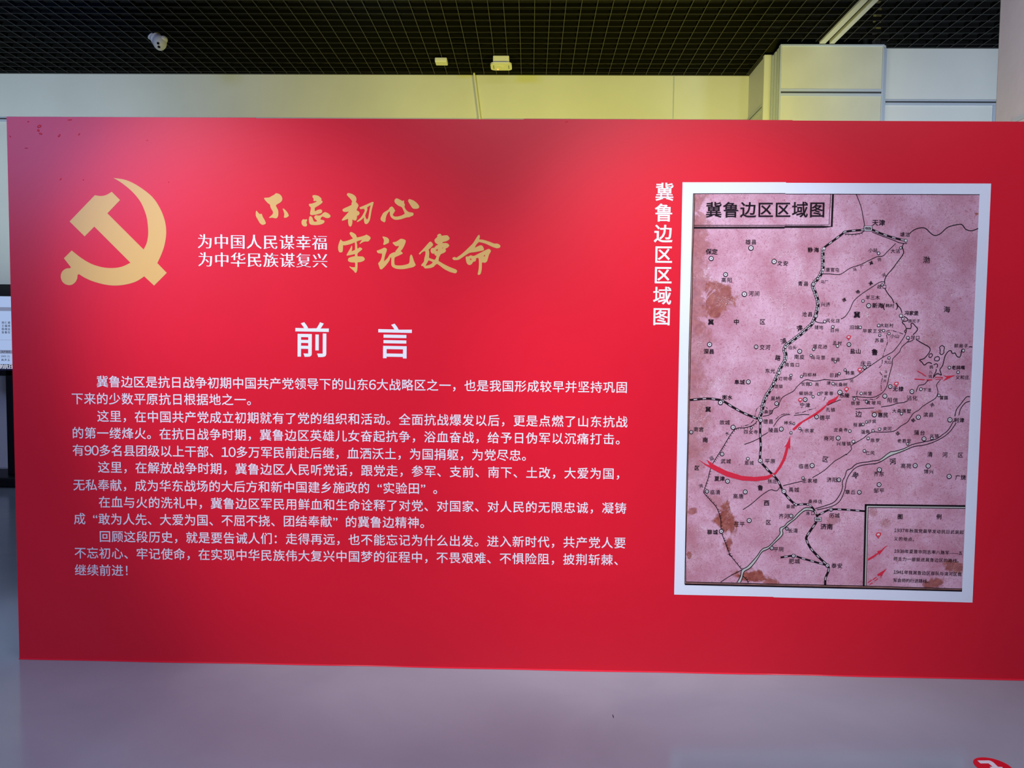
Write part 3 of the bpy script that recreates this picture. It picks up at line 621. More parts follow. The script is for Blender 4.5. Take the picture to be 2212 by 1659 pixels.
# ------------------------------------------------------------------ the printed map
def map_paper():
    m = bpy.data.materials.new('aged_pink_map_paper'); m.use_nodes = True
    nt = m.node_tree; N = nt.nodes; L = nt.links; b = N['Principled BSDF']; b.inputs['Roughness'].default_value = 0.5; b.inputs['Specular IOR Level'].default_value = 0.3
    tc = N.new('ShaderNodeTexCoord')
    def noise(scale, detail=5, dist=0.0, rough=0.6):
        n = N.new('ShaderNodeTexNoise'); n.inputs['Scale'].default_value = scale; n.inputs['Detail'].default_value = detail
        n.inputs['Distortion'].default_value = dist; n.inputs['Roughness'].default_value = rough
        L.new(tc.outputs['Object'], n.inputs['Vector']); return n.outputs['Fac']
    def ramp(fac, p0, p1_, c0=(0, 0, 0, 1), c1_=(1, 1, 1, 1)):
        r = N.new('ShaderNodeValToRGB'); r.color_ramp.elements[0].position = p0; r.color_ramp.elements[1].position = p1_
        r.color_ramp.elements[0].color = c0; r.color_ramp.elements[1].color = c1_; L.new(fac, r.inputs['Fac']); return r.outputs['Color']
    def mix(fac, a, c2_):
        x_ = N.new('ShaderNodeMix'); x_.data_type = 'RGBA'; L.new(fac, x_.inputs['Factor'])
        if isinstance(a, tuple): x_.inputs['A'].default_value = a
        else: L.new(a, x_.inputs['A'])
        if isinstance(c2_, tuple): x_.inputs['B'].default_value = c2_
        else: L.new(c2_, x_.inputs['B'])
        return x_.outputs['Result']
    def mth(op, a, c2_=None, clamp=False):
        x_ = N.new('ShaderNodeMath'); x_.operation = op; x_.use_clamp = clamp
        for i, q in enumerate((a, c2_)):
            if q is None: continue
            if isinstance(q, (int, float)): x_.inputs[i].default_value = q
            else: L.new(q, x_.inputs[i])
        return x_.outputs[0]
    base = ramp(noise(6, 4), 0.35, 0.68, (0.56, 0.24, 0.31, 1), (0.78, 0.46, 0.58, 1))
    fleck = ramp(noise(105, 5, 1.8), 0.52, 0.68)
    fleck = mth('MULTIPLY', fleck, 0.85)
    c = mix(fleck, base, (0.42, 0.10, 0.13, 1))
    fine = mth('MULTIPLY', ramp(noise(210, 2, 0.5), 0.55, 0.72), 0.35)
    c = mix(fine, c, (0.72, 0.50, 0.60, 1))
    # bright rubbed speckle in patches
    sp = mth('MULTIPLY', ramp(noise(330, 2), 0.57, 0.64), ramp(noise(7.5, 3, 0.8), 0.50, 0.66))
    c = mix(mth('MULTIPLY', sp, 0.8), c, (0.84, 0.76, 0.78, 1))
    sep = N.new('ShaderNodeSeparateXYZ'); L.new(tc.outputs['Object'], sep.inputs[0])
    wob = mth('MULTIPLY', mth('SUBTRACT', noise(16, 6, 0.5), 0.5), 1.0)
    total = None
    # stains with a shape of their own: (u, v, half width px, half height px, strength)
    for (u, v, rw, rh, st) in [(1548, 645, 34, 42, 0.9), (1502, 580, 30, 200, 0.62), (1500, 760, 30, 140, 0.5), (1500, 900, 30, 110, 0.55), (1500, 985, 26, 60, 0.4), (1500, 660, 34, 60, 0.7), (1566, 1125, 20, 42, 1.0),
                               (1580, 1130, 10, 30, 1.0), (1576, 1170, 7, 18, 0.9), (1497, 1105, 11, 9, 0.8), (1625, 1245, 40, 16, 1.0), (1665, 1258, 22, 12, 0.9), (1486, 1198, 7, 7, 0.9),
                               (2062, 1224, 26, 14, 0.9), (2012, 1262, 26, 14, 0.9), (1893, 860+30, 12, 6, 0.8), (1545, 1085, 22, 20, 0.35), (1490, 1190, 40, 60, 0.25),
                               (1910, 1130, 12, 10, 0.5), (1886, 1108, 9, 8, 0.5), (1800, 1122, 12, 12, 0.5), (2109, 462, 7, 5, 1.0), (1517, 945, 14, 50, 0.35), (2060, 500, 70, 80, 0.12), (2010, 730, 18, 20, 0.35)]:
        p = at(u, v); s = px_scale(u, v)
        dx = mth('DIVIDE', mth('SUBTRACT', sep.outputs['X'], p.x), rw*s)
        dz = mth('DIVIDE', mth('SUBTRACT', sep.outputs['Z'], p.z), rh*s)
        d = mth('SQRT', mth('ADD', mth('MULTIPLY', dx, dx), mth('MULTIPLY', dz, dz)))
        d = mth('ADD', d, mth('MULTIPLY', wob, 3.2))
        w_ = mth('MULTIPLY', mth('SUBTRACT', 1.0, mth('MULTIPLY', mth('SUBTRACT', d, 0.72), 3.0 if st > 0.6 else 1.6, False), True), st, True)
        total = w_ if total is None else mth('MAXIMUM', total, w_)
    stain = ramp(noise(40, 4), 0.35, 0.65, (0.25, 0.048, 0.036, 1), (0.42, 0.125, 0.09, 1))
    keep = mth('SUBTRACT', 1.0, mth('MULTIPLY', sp, 0.8))
    c = mix(mth('MULTIPLY', total, keep), c, stain)
    L.new(c, b.inputs['Base Color']); return m
M_PAPER = map_paper()
def quad(name, pts, y, mat_, parent, mapf=None):
    P = [at(*p) for p in pts]
    me = bpy.data.meshes.new(name); me.from_pydata([(p.x, y, p.z) for p in P], [], [tuple(range(len(P)))]); me.update()
    me.flip_normals() if me.polygons[0].normal.y > 0 else None
    return link_mesh(name, me, mat_, parent)
mapp = quad('map_print', [(1474.3, 393.8), (1697.5, 393.6), (1697.8, 394.9), (2140.8, 396.6), (2100.5, 1301.5), (1671, 1290.2), (1670.8, 1289.2), (1456.2, 1284.3)], -0.0006, M_BORDER, board)
tag(mapp, 'old pink map of a region printed inside a white border')
quad('map_sheet', [(1497, 418.2), (1696, 418.2), (1696.2, 419.3), (2115.6, 420.2), (2077.7, 1277.3), (1478.9, 1262)], -0.0010, M_PAPER, mapp)

def ribbon(V, Fc, pts, w, y, closed=False, dense=True):
    """pts in photo pixels, w in photo pixels"""
    P = [at(*p) for p in pts]; s = px_scale(*pts[0])*w*0.5; n = len(P)
    L_, R_ = [], []
    for i in range(n):
        a = P[i-1] if (i > 0 or closed) else P[i]; b = P[(i+1) % n] if (i < n-1 or closed) else P[i]
        d = Vector((b.x-a.x, 0, b.z-a.z))
        d = d.normalized() if d.length > 1e-9 else Vector((1, 0, 0))
        nn = Vector((-d.z, 0, d.x))
        L_.append(P[i]+nn*s); R_.append(P[i]-nn*s)
    b0 = len(V)
    for i in range(n): V.append((L_[i].x, y, L_[i].z)); V.append((R_[i].x, y, R_[i].z))
    for i in range(n if closed else n-1):
        j = (i+1) % n
        Fc.append((b0+2*i, b0+2*i+1, b0+2*j+1, b0+2*j))
def fin(name, V, Fc, mat_):
    me = bpy.data.meshes.new(name); me.from_pydata(V, [], Fc); me.update()
    bm = bmesh.new(); bm.from_mesh(me); bm.normal_update()
    for f in bm.faces:
        if f.normal.y > 0: f.normal_flip()
    bm.to_mesh(me); bm.free()
    return link_mesh(name, me, mat_, mapp)
def P_(spec):                                   # 'B 1,2 3,4 / C 5,6' -> pixels
    out = []
    for part in spec.split('/'):
        t = part.split(); c = t[0]
        out += [px(c, *map(float, q.split(','))) for q in t[1:]]
    return out
Y1, Y2, Y3, Y4 = -0.0014, -0.0018, -0.0022, -0.0026
def line(spec, w=1.4, name='river_line', smooth=True, mat_=None):
    pts = P_(spec)
    if smooth and len(pts) > 2: pts = smooth_open(pts, 4)
    V, Fc = [], []; ribbon(V, Fc, pts, w, Y2); return fin(name, V, Fc, mat_ or M_INK)
THIN = ['B 550,222 600,350 620,430 650,595',
 'B 740,670 850,715 1000,770 1070,800 1155,808',
 'B 140,1170 230,1170 320,1180 380,1165 480,1100 600,1060 700,1010 800,965 870,955 920,905 1020,808',
 'B 888,1265 830,1270 750,1320 600,1420 / D 870,460 820,560 780,650 690,775 610,820',
 'C 1960,450 2010,485 2080,495 2100,490',
 'D 1880,940 1905,1000 1910,1060 1880,1150 1800,1280 1700,1410 1630,1480 1540,1530 1450,1580 / G 1310,745 1100,890 940,1000 850,1070 710,1175 600,1220 420,1250 250,1260 0,1240 / F 1580,1045 1400,1075 1250,1050 1170,1080 1060,1180 990,1265 850,1340 780,1390 730,1480 710,1550 620,1600 / I 1550,600 1480,640 1390,655',
 'D 1975,1225 1930,1280 1820,1380 1780,1470 / G 1660,650 1560,750 1530,800 1520,920 1480,1070 1450,1180 1420,1330 1380,1440 1300,1540 1200,1600 1090,1640 900,1640 730,1625 620,1630',
 'D 2050,1240 1985,1268 1930,1280',
 'J 1545,675 1915,655', 'K 375,515 560,485 680,445 800,430 880,395',
 'J 320,805 500,785 625,790', 'I 1580,840 1680,700 1790,635 1880,625', 'J 985,605 1100,550 1250,490',
 'I 1365,1015 1480,945', 'I 1060,1160 1200,1110 1325,1050',
 'H 1150,1040 1070,1140 1070,1190 1095,1300 1080,1380 1030,1460 870,1560 / K 1150,510 1090,570 990,630 930,710 870,800 740,880 650,955 530,985 330,990 220,985 130,1030 60,1090 / J 1690,1265 1520,1365 1455,1420 1465,1480 1360,1590 / M 1560,170 1450,240 1360,290 1280,360 1180,450 1080,520 950,595',
 'M 800,650 600,695 425,740', 'L 1770,545 1710,605 1630,585 1550,620 1440,700 1300,820 1165,910',
 'H 970,1045 870,1060 790,1140 680,1160 650,1190 605,1310',
 'O 835,570 700,640 600,705']
for s_ in THIN: line(s_, 1.5)
COAST = ['B 1180,695 1240,645 1320,620 1380,630 1450,695 1500,712 1560,685 1640,615 1740,585 1810,582 1860,640 1930,655 2005,628',
 'B 1115,810 1100,850 1115,905 1100,950 1040,1030 990,1100 920,1180 890,1240 890,1295', 'B 890,1345 930,1410 975,1465 1000,1520',
 'D 1700,500 1750,560 1800,620 1825,700', 'D 1860,765 1930,810 1935,850 1900,865 1840,870 1835,895 1880,940',
 'D 1905,1005 1990,1010 2010,970 2005,920 2040,905 2090,960 2135,1015 2110,1070 2045,1135',
 'H 610,140 750,225 880,295 920,350 900,430 790,560 700,590 690,605 740,650 790,710 860,660 910,655 960,680',
 'H 1000,710 1060,680 1090,720 1070,770', 'H 1058,800 1050,860 1010,930 990,1000',
 'H 1010,970 1060,910 1120,910 1175,935 1140,830 1150,790 1200,720 1230,600 1260,500 1320,410 1370,385 1395,400 1420,450 1480,440 1510,500 1560,535 1600,510 1620,400 1640,350',
 'H 1785,312 1820,298 1866,308']
for s_ in COAST: line(s_, 1.9, 'coast_line')
for s_ in ['H 1190,270 1240,310 1230,380 1225,440 1180,475 1140,450 1145,380 1135,310 1190,270', 'H 935,452 972,470 968,505 935,538 900,535 893,505 910,470 935,452',
           'H 1090,518 1130,545 1120,600 1070,618 1022,600 1018,565 1050,530 1090,518', 'D 1895,1035 1915,1060 1895,1088 1875,1070 1895,1035']:
    line(s_, 1.7, 'island_outline')
# frames of the title box, the legend box and the sheet itself
line('A 325,250 313,680 295,1100 290,1640 / C 268,800 250,1600 / I 45,1650 / L 255,900 232,1659 / O 212,703', 1.3, 'frame_line', False)
line('A 302,246 283,1000 264,1640 / C 240,900 232,1600 / L 238,900 / O 200,728', 1.0, 'frame_line', False, M_INK)
line('A 302,246 1572,243', 1.3, 'frame_line', False); line('A 1574,250 2169,250 / B 2022,224', 1.3, 'frame_line', False)
line('O 212,703 1175,727 2180,748 / P 1645,1385', 1.5, 'frame_line', False)
line('O 202,729 1175,752 2212,775 / P 1643,1415', 3.2, 'frame_line', False)
line('A 315,682 1560,682 / A 1562,678 2100,678 / B 225,582 243,222', 1.2, 'title_frame', False)
line('A 315,714 1560,712 / A 1562,703 2100,703 / B 256,605 272,222', 4.2, 'title_frame', False)
V, Fc = [], []
ribbon(V, Fc, P_('P 130,1340 / P 163,98 / P 1693,112'), 4.6, Y1); fin('legend_frame_fill', V, Fc, M_PALE)
line('P 112,1340 142,78', 4.2, 'legend_frame', False); line('P 128,76 1693,94', 4.0, 'legend_frame', False)
line('P 148,1335 180,112', 1.2, 'legend_frame', False); line('P 178,114 1693,130', 1.4, 'legend_frame', False)
M_BROWN = mat('brown_paper_edge', (0.33, 0.15, 0.12), 0.5, mottle=(30, 0.3))
quad('edge_strip', P_('A 303,248 325,250 313,680 295,1100 290,1640 / L 255,900 232,1659 / O 212,703 202,728 / L 238,900 / C 240,900 / A 283,1000'), Y1+0.0002, M_BROWN, mapp)
quad('edge_strip', P_('O 212,703 1175,727 2180,748 / P 1645,1385 1643,1415 / O 2212,775 1175,752 202,729'), Y1+0.0002, M_BROWN, mapp)
# Yellow River: pale bed between two banks
RIV = [('K 2050,320 1980,330 1900,430 1800,560 1765,690', 'K 2050,405 1960,440 1880,540 1840,670', None),
 ('K 1740,780 1640,950 1500,1060 1380,1130 1050,1200 920,1240 810,1300 640,1350 560,1360 480,1410 350,1510 200,1535 / M 1950,310 1800,330 1720,360 1650,425 1565,470 1540,560 1490,660 1490,770 1440,900 1340,1030 1200,1090 1000,1150',
  'K 1790,815 1690,960 1560,1075 1380,1170 1200,1230 1000,1260 850,1320 700,1380 540,1440 380,1540 250,1590 / M 2050,345 1850,370 1720,420 1620,530 1560,650 1530,820 1450,1000 1340,1090 1180,1140 1030,1170', None),
 ('M 950,1140 820,1135 740,1190 680,1240 600,1330 500,1400 450,1460 380,1490 365,1540 370,1600 / O 1200,240 1130,310 1060,340 1000,420 900,530 835,570 820,640 780,710',
  'M 990,1210 940,1185 830,1180 740,1240 650,1330 560,1400 470,1480 415,1530 415,1620 / O 1200,268 1130,335 1060,370 1000,460 930,545 860,590 840,660 820,710', 'fill')]
K_FILL = ('K 920,1240 810,1300 640,1350 560,1360 480,1410 350,1510', 'K 850,1320 700,1380 540,1440 380,1540')
def fill_between(a, b):
    A = smooth_open(P_(a), 3); B = smooth_open(P_(b), 3)
    poly = A+B[::-1]
    poly_mesh('river_bed', [poly], Y1, M_PALE, mapp)
fill_between(RIV[2][0], RIV[2][1]); fill_between(*K_FILL)
for a, b, f in RIV: line(a, 1.7, 'river_bank'); line(b, 1.7, 'river_bank')
# dash-dot boundary lines
def dashed(spec, w, dash, gap, name, mat_=None, dot=False, off=0.0, y=Y2, phase=0.0):
    pts = smooth_open(P_(spec), 6); V, Fc = [], []
    d = phase; acc = [0.0]
    for i in range(1, len(pts)): acc.append(acc[-1]+math.dist(pts[i], pts[i-1]))
    def pos(t):
        t = max(0, min(acc[-1], t))
        for i in range(1, len(pts)):
            if acc[i] >= t:
                k_ = (t-acc[i-1])/max(1e-6, acc[i]-acc[i-1]); a, b = pts[i-1], pts[i]
                dx, dy_ = b[0]-a[0], b[1]-a[1]; l = math.hypot(dx, dy_) or 1
                return (a[0]+dx*k_-dy_/l*off, a[1]+dy_*k_+dx/l*off)
        return pts[-1]
    while d < acc[-1]-1:
        e = min(acc[-1], d+dash)
        ribbon(V, Fc, [pos(d+(e-d)*q/3) for q in range(4)], w, y)
        if dot and e+gap < acc[-1]:
            ribbon(V, Fc, [pos(e+gap*0.38), pos(e+gap*0.62)], w*1.1, y)
        d = e+gap
    return fin(name, V, Fc, mat_ or M_INK)
for s_ in ['D 1850,1120 1700,1070 1600,1045 1530,1060 1510,1100 1530,1200 1535,1300 1480,1440 1440,1590', 'G 1305,800 1290,900 1230,980', 'G 1240,1075 1310,1170 1275,1320 1275,1420 1285,1520',
           'J 1580,310 1570,400 1600,490 1700,500 1850,480 1920,490 2040,410', 'J 345,765 500,740 600,700 760,655', 'J 940,430 930,480 890,550',
           'I 1240,700 1260,600 1290,510 1350,470 1420,480 1475,520', 'I 1225,720 1150,800 1000,840', 'I 1620,710 1720,630 1850,605']:
    dashed(s_, 1.3, 9, 6, 'boundary_line', dot=True)
# ticked canal line
TICK = ['I 1290,740 1220,810 1080,860 950,865 870,910 790,1020 700,1170 600,1330 500,1490 440,1640 / L 600,400 535,590 535,640 640,760 740,880 800,1050 810,1200 820,1290 880,1450 960,1659 / O 700,400 830,560',
        'O 850,640 890,680 905,715', 'B 640,660 600,685 500,698 410,692']
for s_ in TICK:
    pts = smooth_open(P_(s_), 5); V, Fc = [], []; ribbon(V, Fc, pts, 1.6, Y2)
    acc = 0.0
    for i in range(1, len(pts)):
        dd = math.dist(pts[i], pts[i-1]); acc += dd
        if acc > 4.4:
            acc = 0.0; a, b = pts[i-1], pts[i]; l = dd or 1
            n_ = ((b[1]-a[1])/l, -(b[0]-a[0])/l)
            ribbon(V, Fc, [b, (b[0]+n_[0]*3.6, b[1]+n_[1]*3.6)], 1.0, Y2)
    fin('canal_line', V, Fc, M_INK)
# railways: black bands with white dashes
def rail(spec, w, double=False):
    pts = smooth_open(P_(spec), 5); V, Fc = [], []; ribbon(V, Fc, pts, w, Y2); fin('railway_band', V, Fc, M_INK)
    if double:
        dashed(spec, 1.7, 4.2, 1.3, 'railway_dashes', M_PALE2, off=1.7, y=Y3)
        dashed(spec, 1.7, 8.0, 7.0, 'railway_dashes', M_PALE2, off=-2.0, y=Y3)
    else:
        dashed(spec, 1.7, 7.5, 12.0, 'railway_dashes', M_PALE2, y=Y3, phase=8)
M_PALE2 = mat('white_print', (0.72, 0.64, 0.66), 0.5)
rail('B 690,640 430,665 375,700 200,830 150,870', 4.6); rail('B 735,640 850,690 1000,740 1140,773', 4.4)
rail('B 150,870 150,1000 148,1110 110,1200 35,1290 30,1320 60,1400 90,1500 85,1580 / C 1985,400 1940,500 1870,570 1780,650 1650,750 1575,810 1555,870 1575,930 1560,1020 1500,1120 1450,1240 1390,1370 1320,1480 / I 1470,250 1400,420 1375,560 1330,690 1345,740', 7.8, True)
rail('I 1345,740 1342,900 1345,1050 1355,1200 1345,1440 / M 130,430 260,560 340,660 430,840 560,1000 655,1080', 4.8)
rail('M 655,1080 865,1072 960,1140 1010,1230 1040,1300', 4.0)
rail('O 1665,35 1560,190 1555,240 1600,330 1690,430 1783,520 1800,570 1765,660 1760,740', 5.0)
rail('O 1265,432 1407,413 1500,440 1783,520', 4.0); rail('M 1040,1275 1160,1210 1283,1165 1500,1165 1895,1195', 4.0)
rail('I 85,365 380,340 560,355 680,385 850,490 1050,600 1300,700', 4.8)
# big red marching routes
def redpoly(spec, name='route_arrow'): return poly_mesh(name, [P_(spec)], Y2-0.0001, M_MAPRED, mapp)
redpoly('L 440,95 560,165 625,190 570,90 690,175 900,280 1150,360 1350,378 1550,360 1680,310 1740,220 1800,110 1840,0 / J 165,1420 120,1445 175,1370 250,1205 245,1475 215,1450 160,1659 / L 1860,90 1790,220 1700,340 1560,420 1380,448 1150,435 900,370 700,270 560,190')
redpoly('J 285,1080 410,960 560,870 720,770 860,670 960,590 1010,510 1130,460 1225,390 1180,470 1140,530 1060,560 980,600 900,690 760,800 500,940 430,1010 325,1105')
redpoly('H 1200,935 1290,955 1490,938 1390,985 1190,1080 1290,985')
redpoly('P 175,945 175,915 240,875 330,820 320,800 380,780 440,725 490,705 440,745 350,860 345,835 260,900', 'legend_arrow')
redpoly('P 320,1160 380,1120 475,1065 410,1150 370,1225 375,1175 330,1180', 'legend_arrow')
V, Fc = [], []
for s_, w in [('H 630,840 740,900 830,965', 1.8), ('H 570,1022 800,1038', 2.2), ('H 840,1040 970,1042', 2.2), ('H 1030,980 1210,985', 1.6), ('H 1040,1032 1210,1015', 1.4)]:
    ribbon(V, Fc, P_(s_), w, Y3)
fin('route_dashes', V, Fc, M_MAPRED)
V, Fc = [], []
for s_ in ['P 175,1285 235,1245', 'P 250,1240 310,1200', 'P 200,1315 250,1290', 'P 280,1260 330,1225']: ribbon(V, Fc, P_(s_), 1.8, Y3)
fin('legend_dashes', V, Fc, M_MAPRED)
# town marks
def ring_mark(name, c, x, y, r, fill, dot, w, yy=Y3):
    u, v = px(c, x, y); rp = r/CR[c][2]
    pts = [(u+rp*math.cos(a*math.pi/10), v+rp*math.sin(a*math.pi/10)) for a in range(20)]
    me = bpy.data.meshes.new(name); V, Fc = [], []
    ribbon(V, Fc, pts, w, yy-0.0002, closed=True); mi = [0]*len(Fc)
    if dot:
        b0 = len(V); q = [at(u+1.1*math.cos(a*math.pi/4), v+1.1*math.sin(a*math.pi/4)) for a in range(8)]
        V += [(p.x, yy-0.0002, p.z) for p in q]; Fc.append(tuple(range(b0, b0+8))); mi.append(0)
    if fill:
        b0 = len(V); q = [at(*p) for p in pts]; V += [(p.x, yy, p.z) for p in q]; Fc.append(tuple(range(b0, b0+20))); mi.append(1)
    me.from_pydata(V, [], Fc); me.materials.append(M_INK); me.materials.append(fill or M_PALE2)
    for p, k_ in zip(me.polygons, mi): p.material_index = k_
    bm = bmesh.new(); bm.from_mesh(me); bm.normal_update()
    for f in bm.faces:
        if f.normal.y > 0: f.normal_flip()
    bm.to_mesh(me); bm.free()
    o = bpy.data.objects.new(name, me); C.objects.link(o); o.parent = mapp; o.matrix_parent_inverse = Matrix.Translation(-world_loc(mapp)); return o
for c, x, y, r in COUNTY: ring_mark('county_mark', c, x, y, r, M_PALE2, True, 1.7)
for c, x, y, r in RAILC: ring_mark('county_mark', c, x, y, r, M_PALE2, True, 1.4, Y4)
for c, x, y, r in SMALL: ring_mark('town_mark', c, x, y, r, M_PALE2, False, 1.4)
for c, x, y, r in RAILS: ring_mark('station_mark', c, x, y, r, M_PALE2, False, 1.0, Y4)
def city(c, x, y, w, h):
    u, v = px(c, x, y); s = CR[c][2]; w, h = w/s/2, h/s/2
    q = lambda k_: [(u-w*k_, v-h*k_), (u+w*k_, v-h*k_), (u+w*k_, v+h*k_), (u-w*k_, v+h*k_)]
    quad('city_mark', q(1), Y4, M_INK, mapp); quad('city_mark_fill', q(0.84), Y4-0.0001, M_PALE2, mapp); quad('city_mark_core', [(u-w*.66, v-h*.5), (u+w*.66, v-h*.5), (u+w*.66, v+h*.5), (u-w*.66, v+h*.5)], Y4-0.0002, M_INK, mapp)
    V, Fc = [], []
    for k_ in (-.35, .0, .35): ribbon(V, Fc, [(u+w*(k_-.1), v+h*.35), (u+w*(k_+.14), v-h*.35)], 0.7, Y4-0.0003)
    fin('city_mark_hatch', V, Fc, M_PALE2)
city('B', 690, 628, 104, 64); city('M', 1050, 1340, 130, 76)
for c, x, y, r in REDM:
    u, v = px(c, x, y); k_ = r/CR[c][2]
    out = [(-.9, -.25), (-.45, -.85), (.2, -.95), (.95, -.7), (.85, .05), (.35, .55), (.25, 1.0), (-.15, 1.05), (-.45, .5), (-.85, .2)]
    inn = [(-.55, -.2), (-.2, -.55), (.3, -.6), (.55, -.3), (.4, .12), (-.35, .15)]
    inn2 = [(-.2, .38), (.2, .38), (.05, .72), (-.05, .72)]
    f = lambda L0: [(u+a*k_, v+b*k_) for a, b in L0]
    poly_mesh('uprising_mark', [f(out), f(inn), f(inn2)], Y4, M_MAPRED, mapp)
    poly_mesh('uprising_mark_fill', [f([(a*1.1, b*1.1) for a, b in inn])], Y3-0.0001, M_PALE2, mapp)
# place names
for c, t, x, y, pitch, em, ang, bold in LAB:
    s = CR[c][2]; n = len(t); items = []
    for i, ch in enumerate(t):
        u, v = px(c, x+(i-(n-1)/2)*pitch, y+(i-(n-1)/2)*pitch*0.015)
        items.append((ch, at(u, v), em*1.04/s*px_scale(u, v), ang))
    text_mesh('place_name', items, Y4-0.0001, M_INK, mapp, 0.022 if bold else 0.008, 0.010 if bold else 0.0)
u0, v0 = px('A', 585, 470); u1, v1 = px('A', 2010, 467)
set_line('map_title', '冀鲁边区区域图', u0, v0, u1, v1, '图', 35.8, Y4, M_INK, mapp, 0.018, 0.010)
for t, x0, y0, x1, y1 in LEGEND:
    u0, v0 = px('P', x0, y0); u1, v1 = px('P', x1, y1)
    set_line('legend_text', t, u0, v0, u1, v1, t[-1], 9.3, Y4, M_INK, mapp, 0.012, 0.0)

# ------------------------------------------------------------------ display screen behind the left end of the board
YM = 4.22
def bx(u, v): return at(u, v, YM)
mc = bx(21, 900).x
tv = empty('display_screen', (mc, YM, 0), 'black-framed display screen on a black floor stand, left of the red board', 'display')
zt, zb_ = bx(10, 614).z, bx(10, 812).z
z1, z0 = bx(10, 640).z, bx(10, 800).z
hw = 0.80
bm = bmesh.new(); add_box(bm, mc-hw, mc+hw, YM, YM+0.05, zb_, zt, 0.006)
from_bm('housing', bm, M_BLACK, tv)
M_SCR = mat('lit_screen', (0.02, 0.02, 0.02), 0.3, emit=(0.38, 0.50, 0.78), estr=0.95)
M_SCR2 = mat('lit_screen_band', (0.02, 0.02, 0.02), 0.3, emit=(0.20, 0.23, 0.36), estr=0.95)
M_SCR3 = mat('lit_screen_dark', (0.02, 0.02, 0.02), 0.3, emit=(0.005, 0.006, 0.03), estr=1.0)
M_SCRT = mat('lit_caption', (0.02, 0.02, 0.02), 0.3, emit=(0.75, 0.80, 1.0), estr=0.9)
def face(name, u0, v0, u1, v1, dy_, mt, x0=None, x1=None):
    a, b = bx(u0, v0), bx(u1, v1); xa, xb = (a.x if x0 is None else x0), (b.x if x1 is None else x1)
    me = bpy.data.meshes.new(name); me.from_pydata([(xa, YM-dy_, b.z), (xb, YM-dy_, b.z), (xb, YM-dy_, a.z), (xa, YM-dy_, a.z)], [], [(0, 1, 2, 3)]); me.update()
    return link_mesh(name, me, mt, tv)
XS0, XS1 = mc-hw+0.03, mc+hw-0.03
scr = face('screen', 0, 640, 26, 787, 0.001, M_SCR, XS0, XS1)
face('screen_header', 0, 663.5, 26, 672, 0.002, M_SCR2, XS0+.05, XS1-.05); face('screen_header', 0, 756, 26, 764, 0.002, M_SCR2, XS0+.05, XS1-.05)
face('screen_rule', 0, 734.2, 26, 735, 0.002, M_SCR2, XS0+.05, XS1-.05)
face('screen_caption_bar', 0, 787, 26, 800, 0.0015, M_SCR3, XS0, XS1)
for t, u, v, pitch, em, bold in SCREEN:
    items = []; n = len(t)
    s = (at(u+1, v, YM)-at(u, v, YM)).length
    for i, ch in enumerate(t):
        items.append((ch, at(u+(i-(n-1)/2)*pitch, v, YM), em*s, 0))
    text_mesh('screen_text', items, YM-0.003, M_SCRT if bold else M_SCR3 if not bold else M_SCRT, tv, 0.02, 0.01)
pw = (bx(28.5, 900).x-bx(14, 900).x)/2
box('stand_pole', mc-pw, mc+pw, YM+0.0, YM+0.06, 0.10, zb_+0.3, M_BLACK, tv, 0.006)
box('stand_base', mc-0.45, mc+0.45, YM-0.20, YM+0.35, 0.0, 0.10, M_BLACK, tv, 0.02)
box('stand_bracket', mc-0.2, mc+0.2, YM+0.05, YM+0.08, zb_+0.1, zt-0.1, M_BLACK, tv)

# ------------------------------------------------------------------ small things on the ceiling
# security camera
cc = atz(334, 76, ZC)
sc = empty('security_camera', (cc.x, cc.y, ZC), 'white twin-lens security camera hanging under the black grid, at the left', 'camera')
def place(bm, mtx): bmesh.ops.transform(bm, matrix=mtx, verts=bm.verts)
yc = cc.y
s7 = (at(344, 92, yc)-at(343, 92, yc)).length
def cone(name, p0_, p1_, r0, r1, mt, parent, seg=20, smooth=True):
    bm = bmesh.new(); d = Vector(p1_)-Vector(p0_)
    bmesh.ops.create_cone(bm, cap_ends=True, segments=seg, radius1=r0, radius2=r1, depth=d.length)
    place(bm, Matrix.Translation((Vector(p0_)+Vector(p1_))/2) @ d.to_track_quat('Z', 'Y').to_matrix().to_4x4())
    return from_bm(name, bm, mt, parent, smooth)
hc = at(345, 92, yc-0.03)
a0 = at(330, 78.5, yc+0.0)
box('ceiling_plate', a0.x-0.05, a0.x+0.05, yc-0.03, yc+0.07, ZC-0.006, ZC-0.0005, M_SLAT, sc)
cone('mount_disc', (a0.x, a0.y, ZC-0.006), (a0.x+0.006, a0.y, a0.z-0.004), 0.052, 0.048, M_PLASTIC, sc)
cone('mount_ring', (a0.x+0.008, a0.y-0.002, a0.z-0.010), at(338, 84, yc-0.01), 0.044, 0.062, M_PLASTIC, sc)
bm = bmesh.new(); bmesh.ops.create_uvsphere(bm, u_segments=28, v_segments=18, radius=1.0)
for v in bm.verts:
    x_, y_, z_ = v.co
    r_ = 14.0*s7
    v.co = Vector((hc.x+x_*r_*(1.0+0.10*z_), hc.y+y_*r_, hc.z+z_*r_*1.12-0.002))
from_bm('head', bm, M_PLASTIC, sc, True)
bm = bmesh.new(); bmesh.ops.create_uvsphere(bm, u_segments=20, v_segments=14, radius=1.0)
h2 = at(354, 85, yc-0.03)
for v in bm.verts: v.co = h2 + Vector((v.co.x*7.2*s7, v.co.y*0.045, v.co.z*7.0*s7))
from_bm('hood', bm, M_PLASTIC, sc, True)
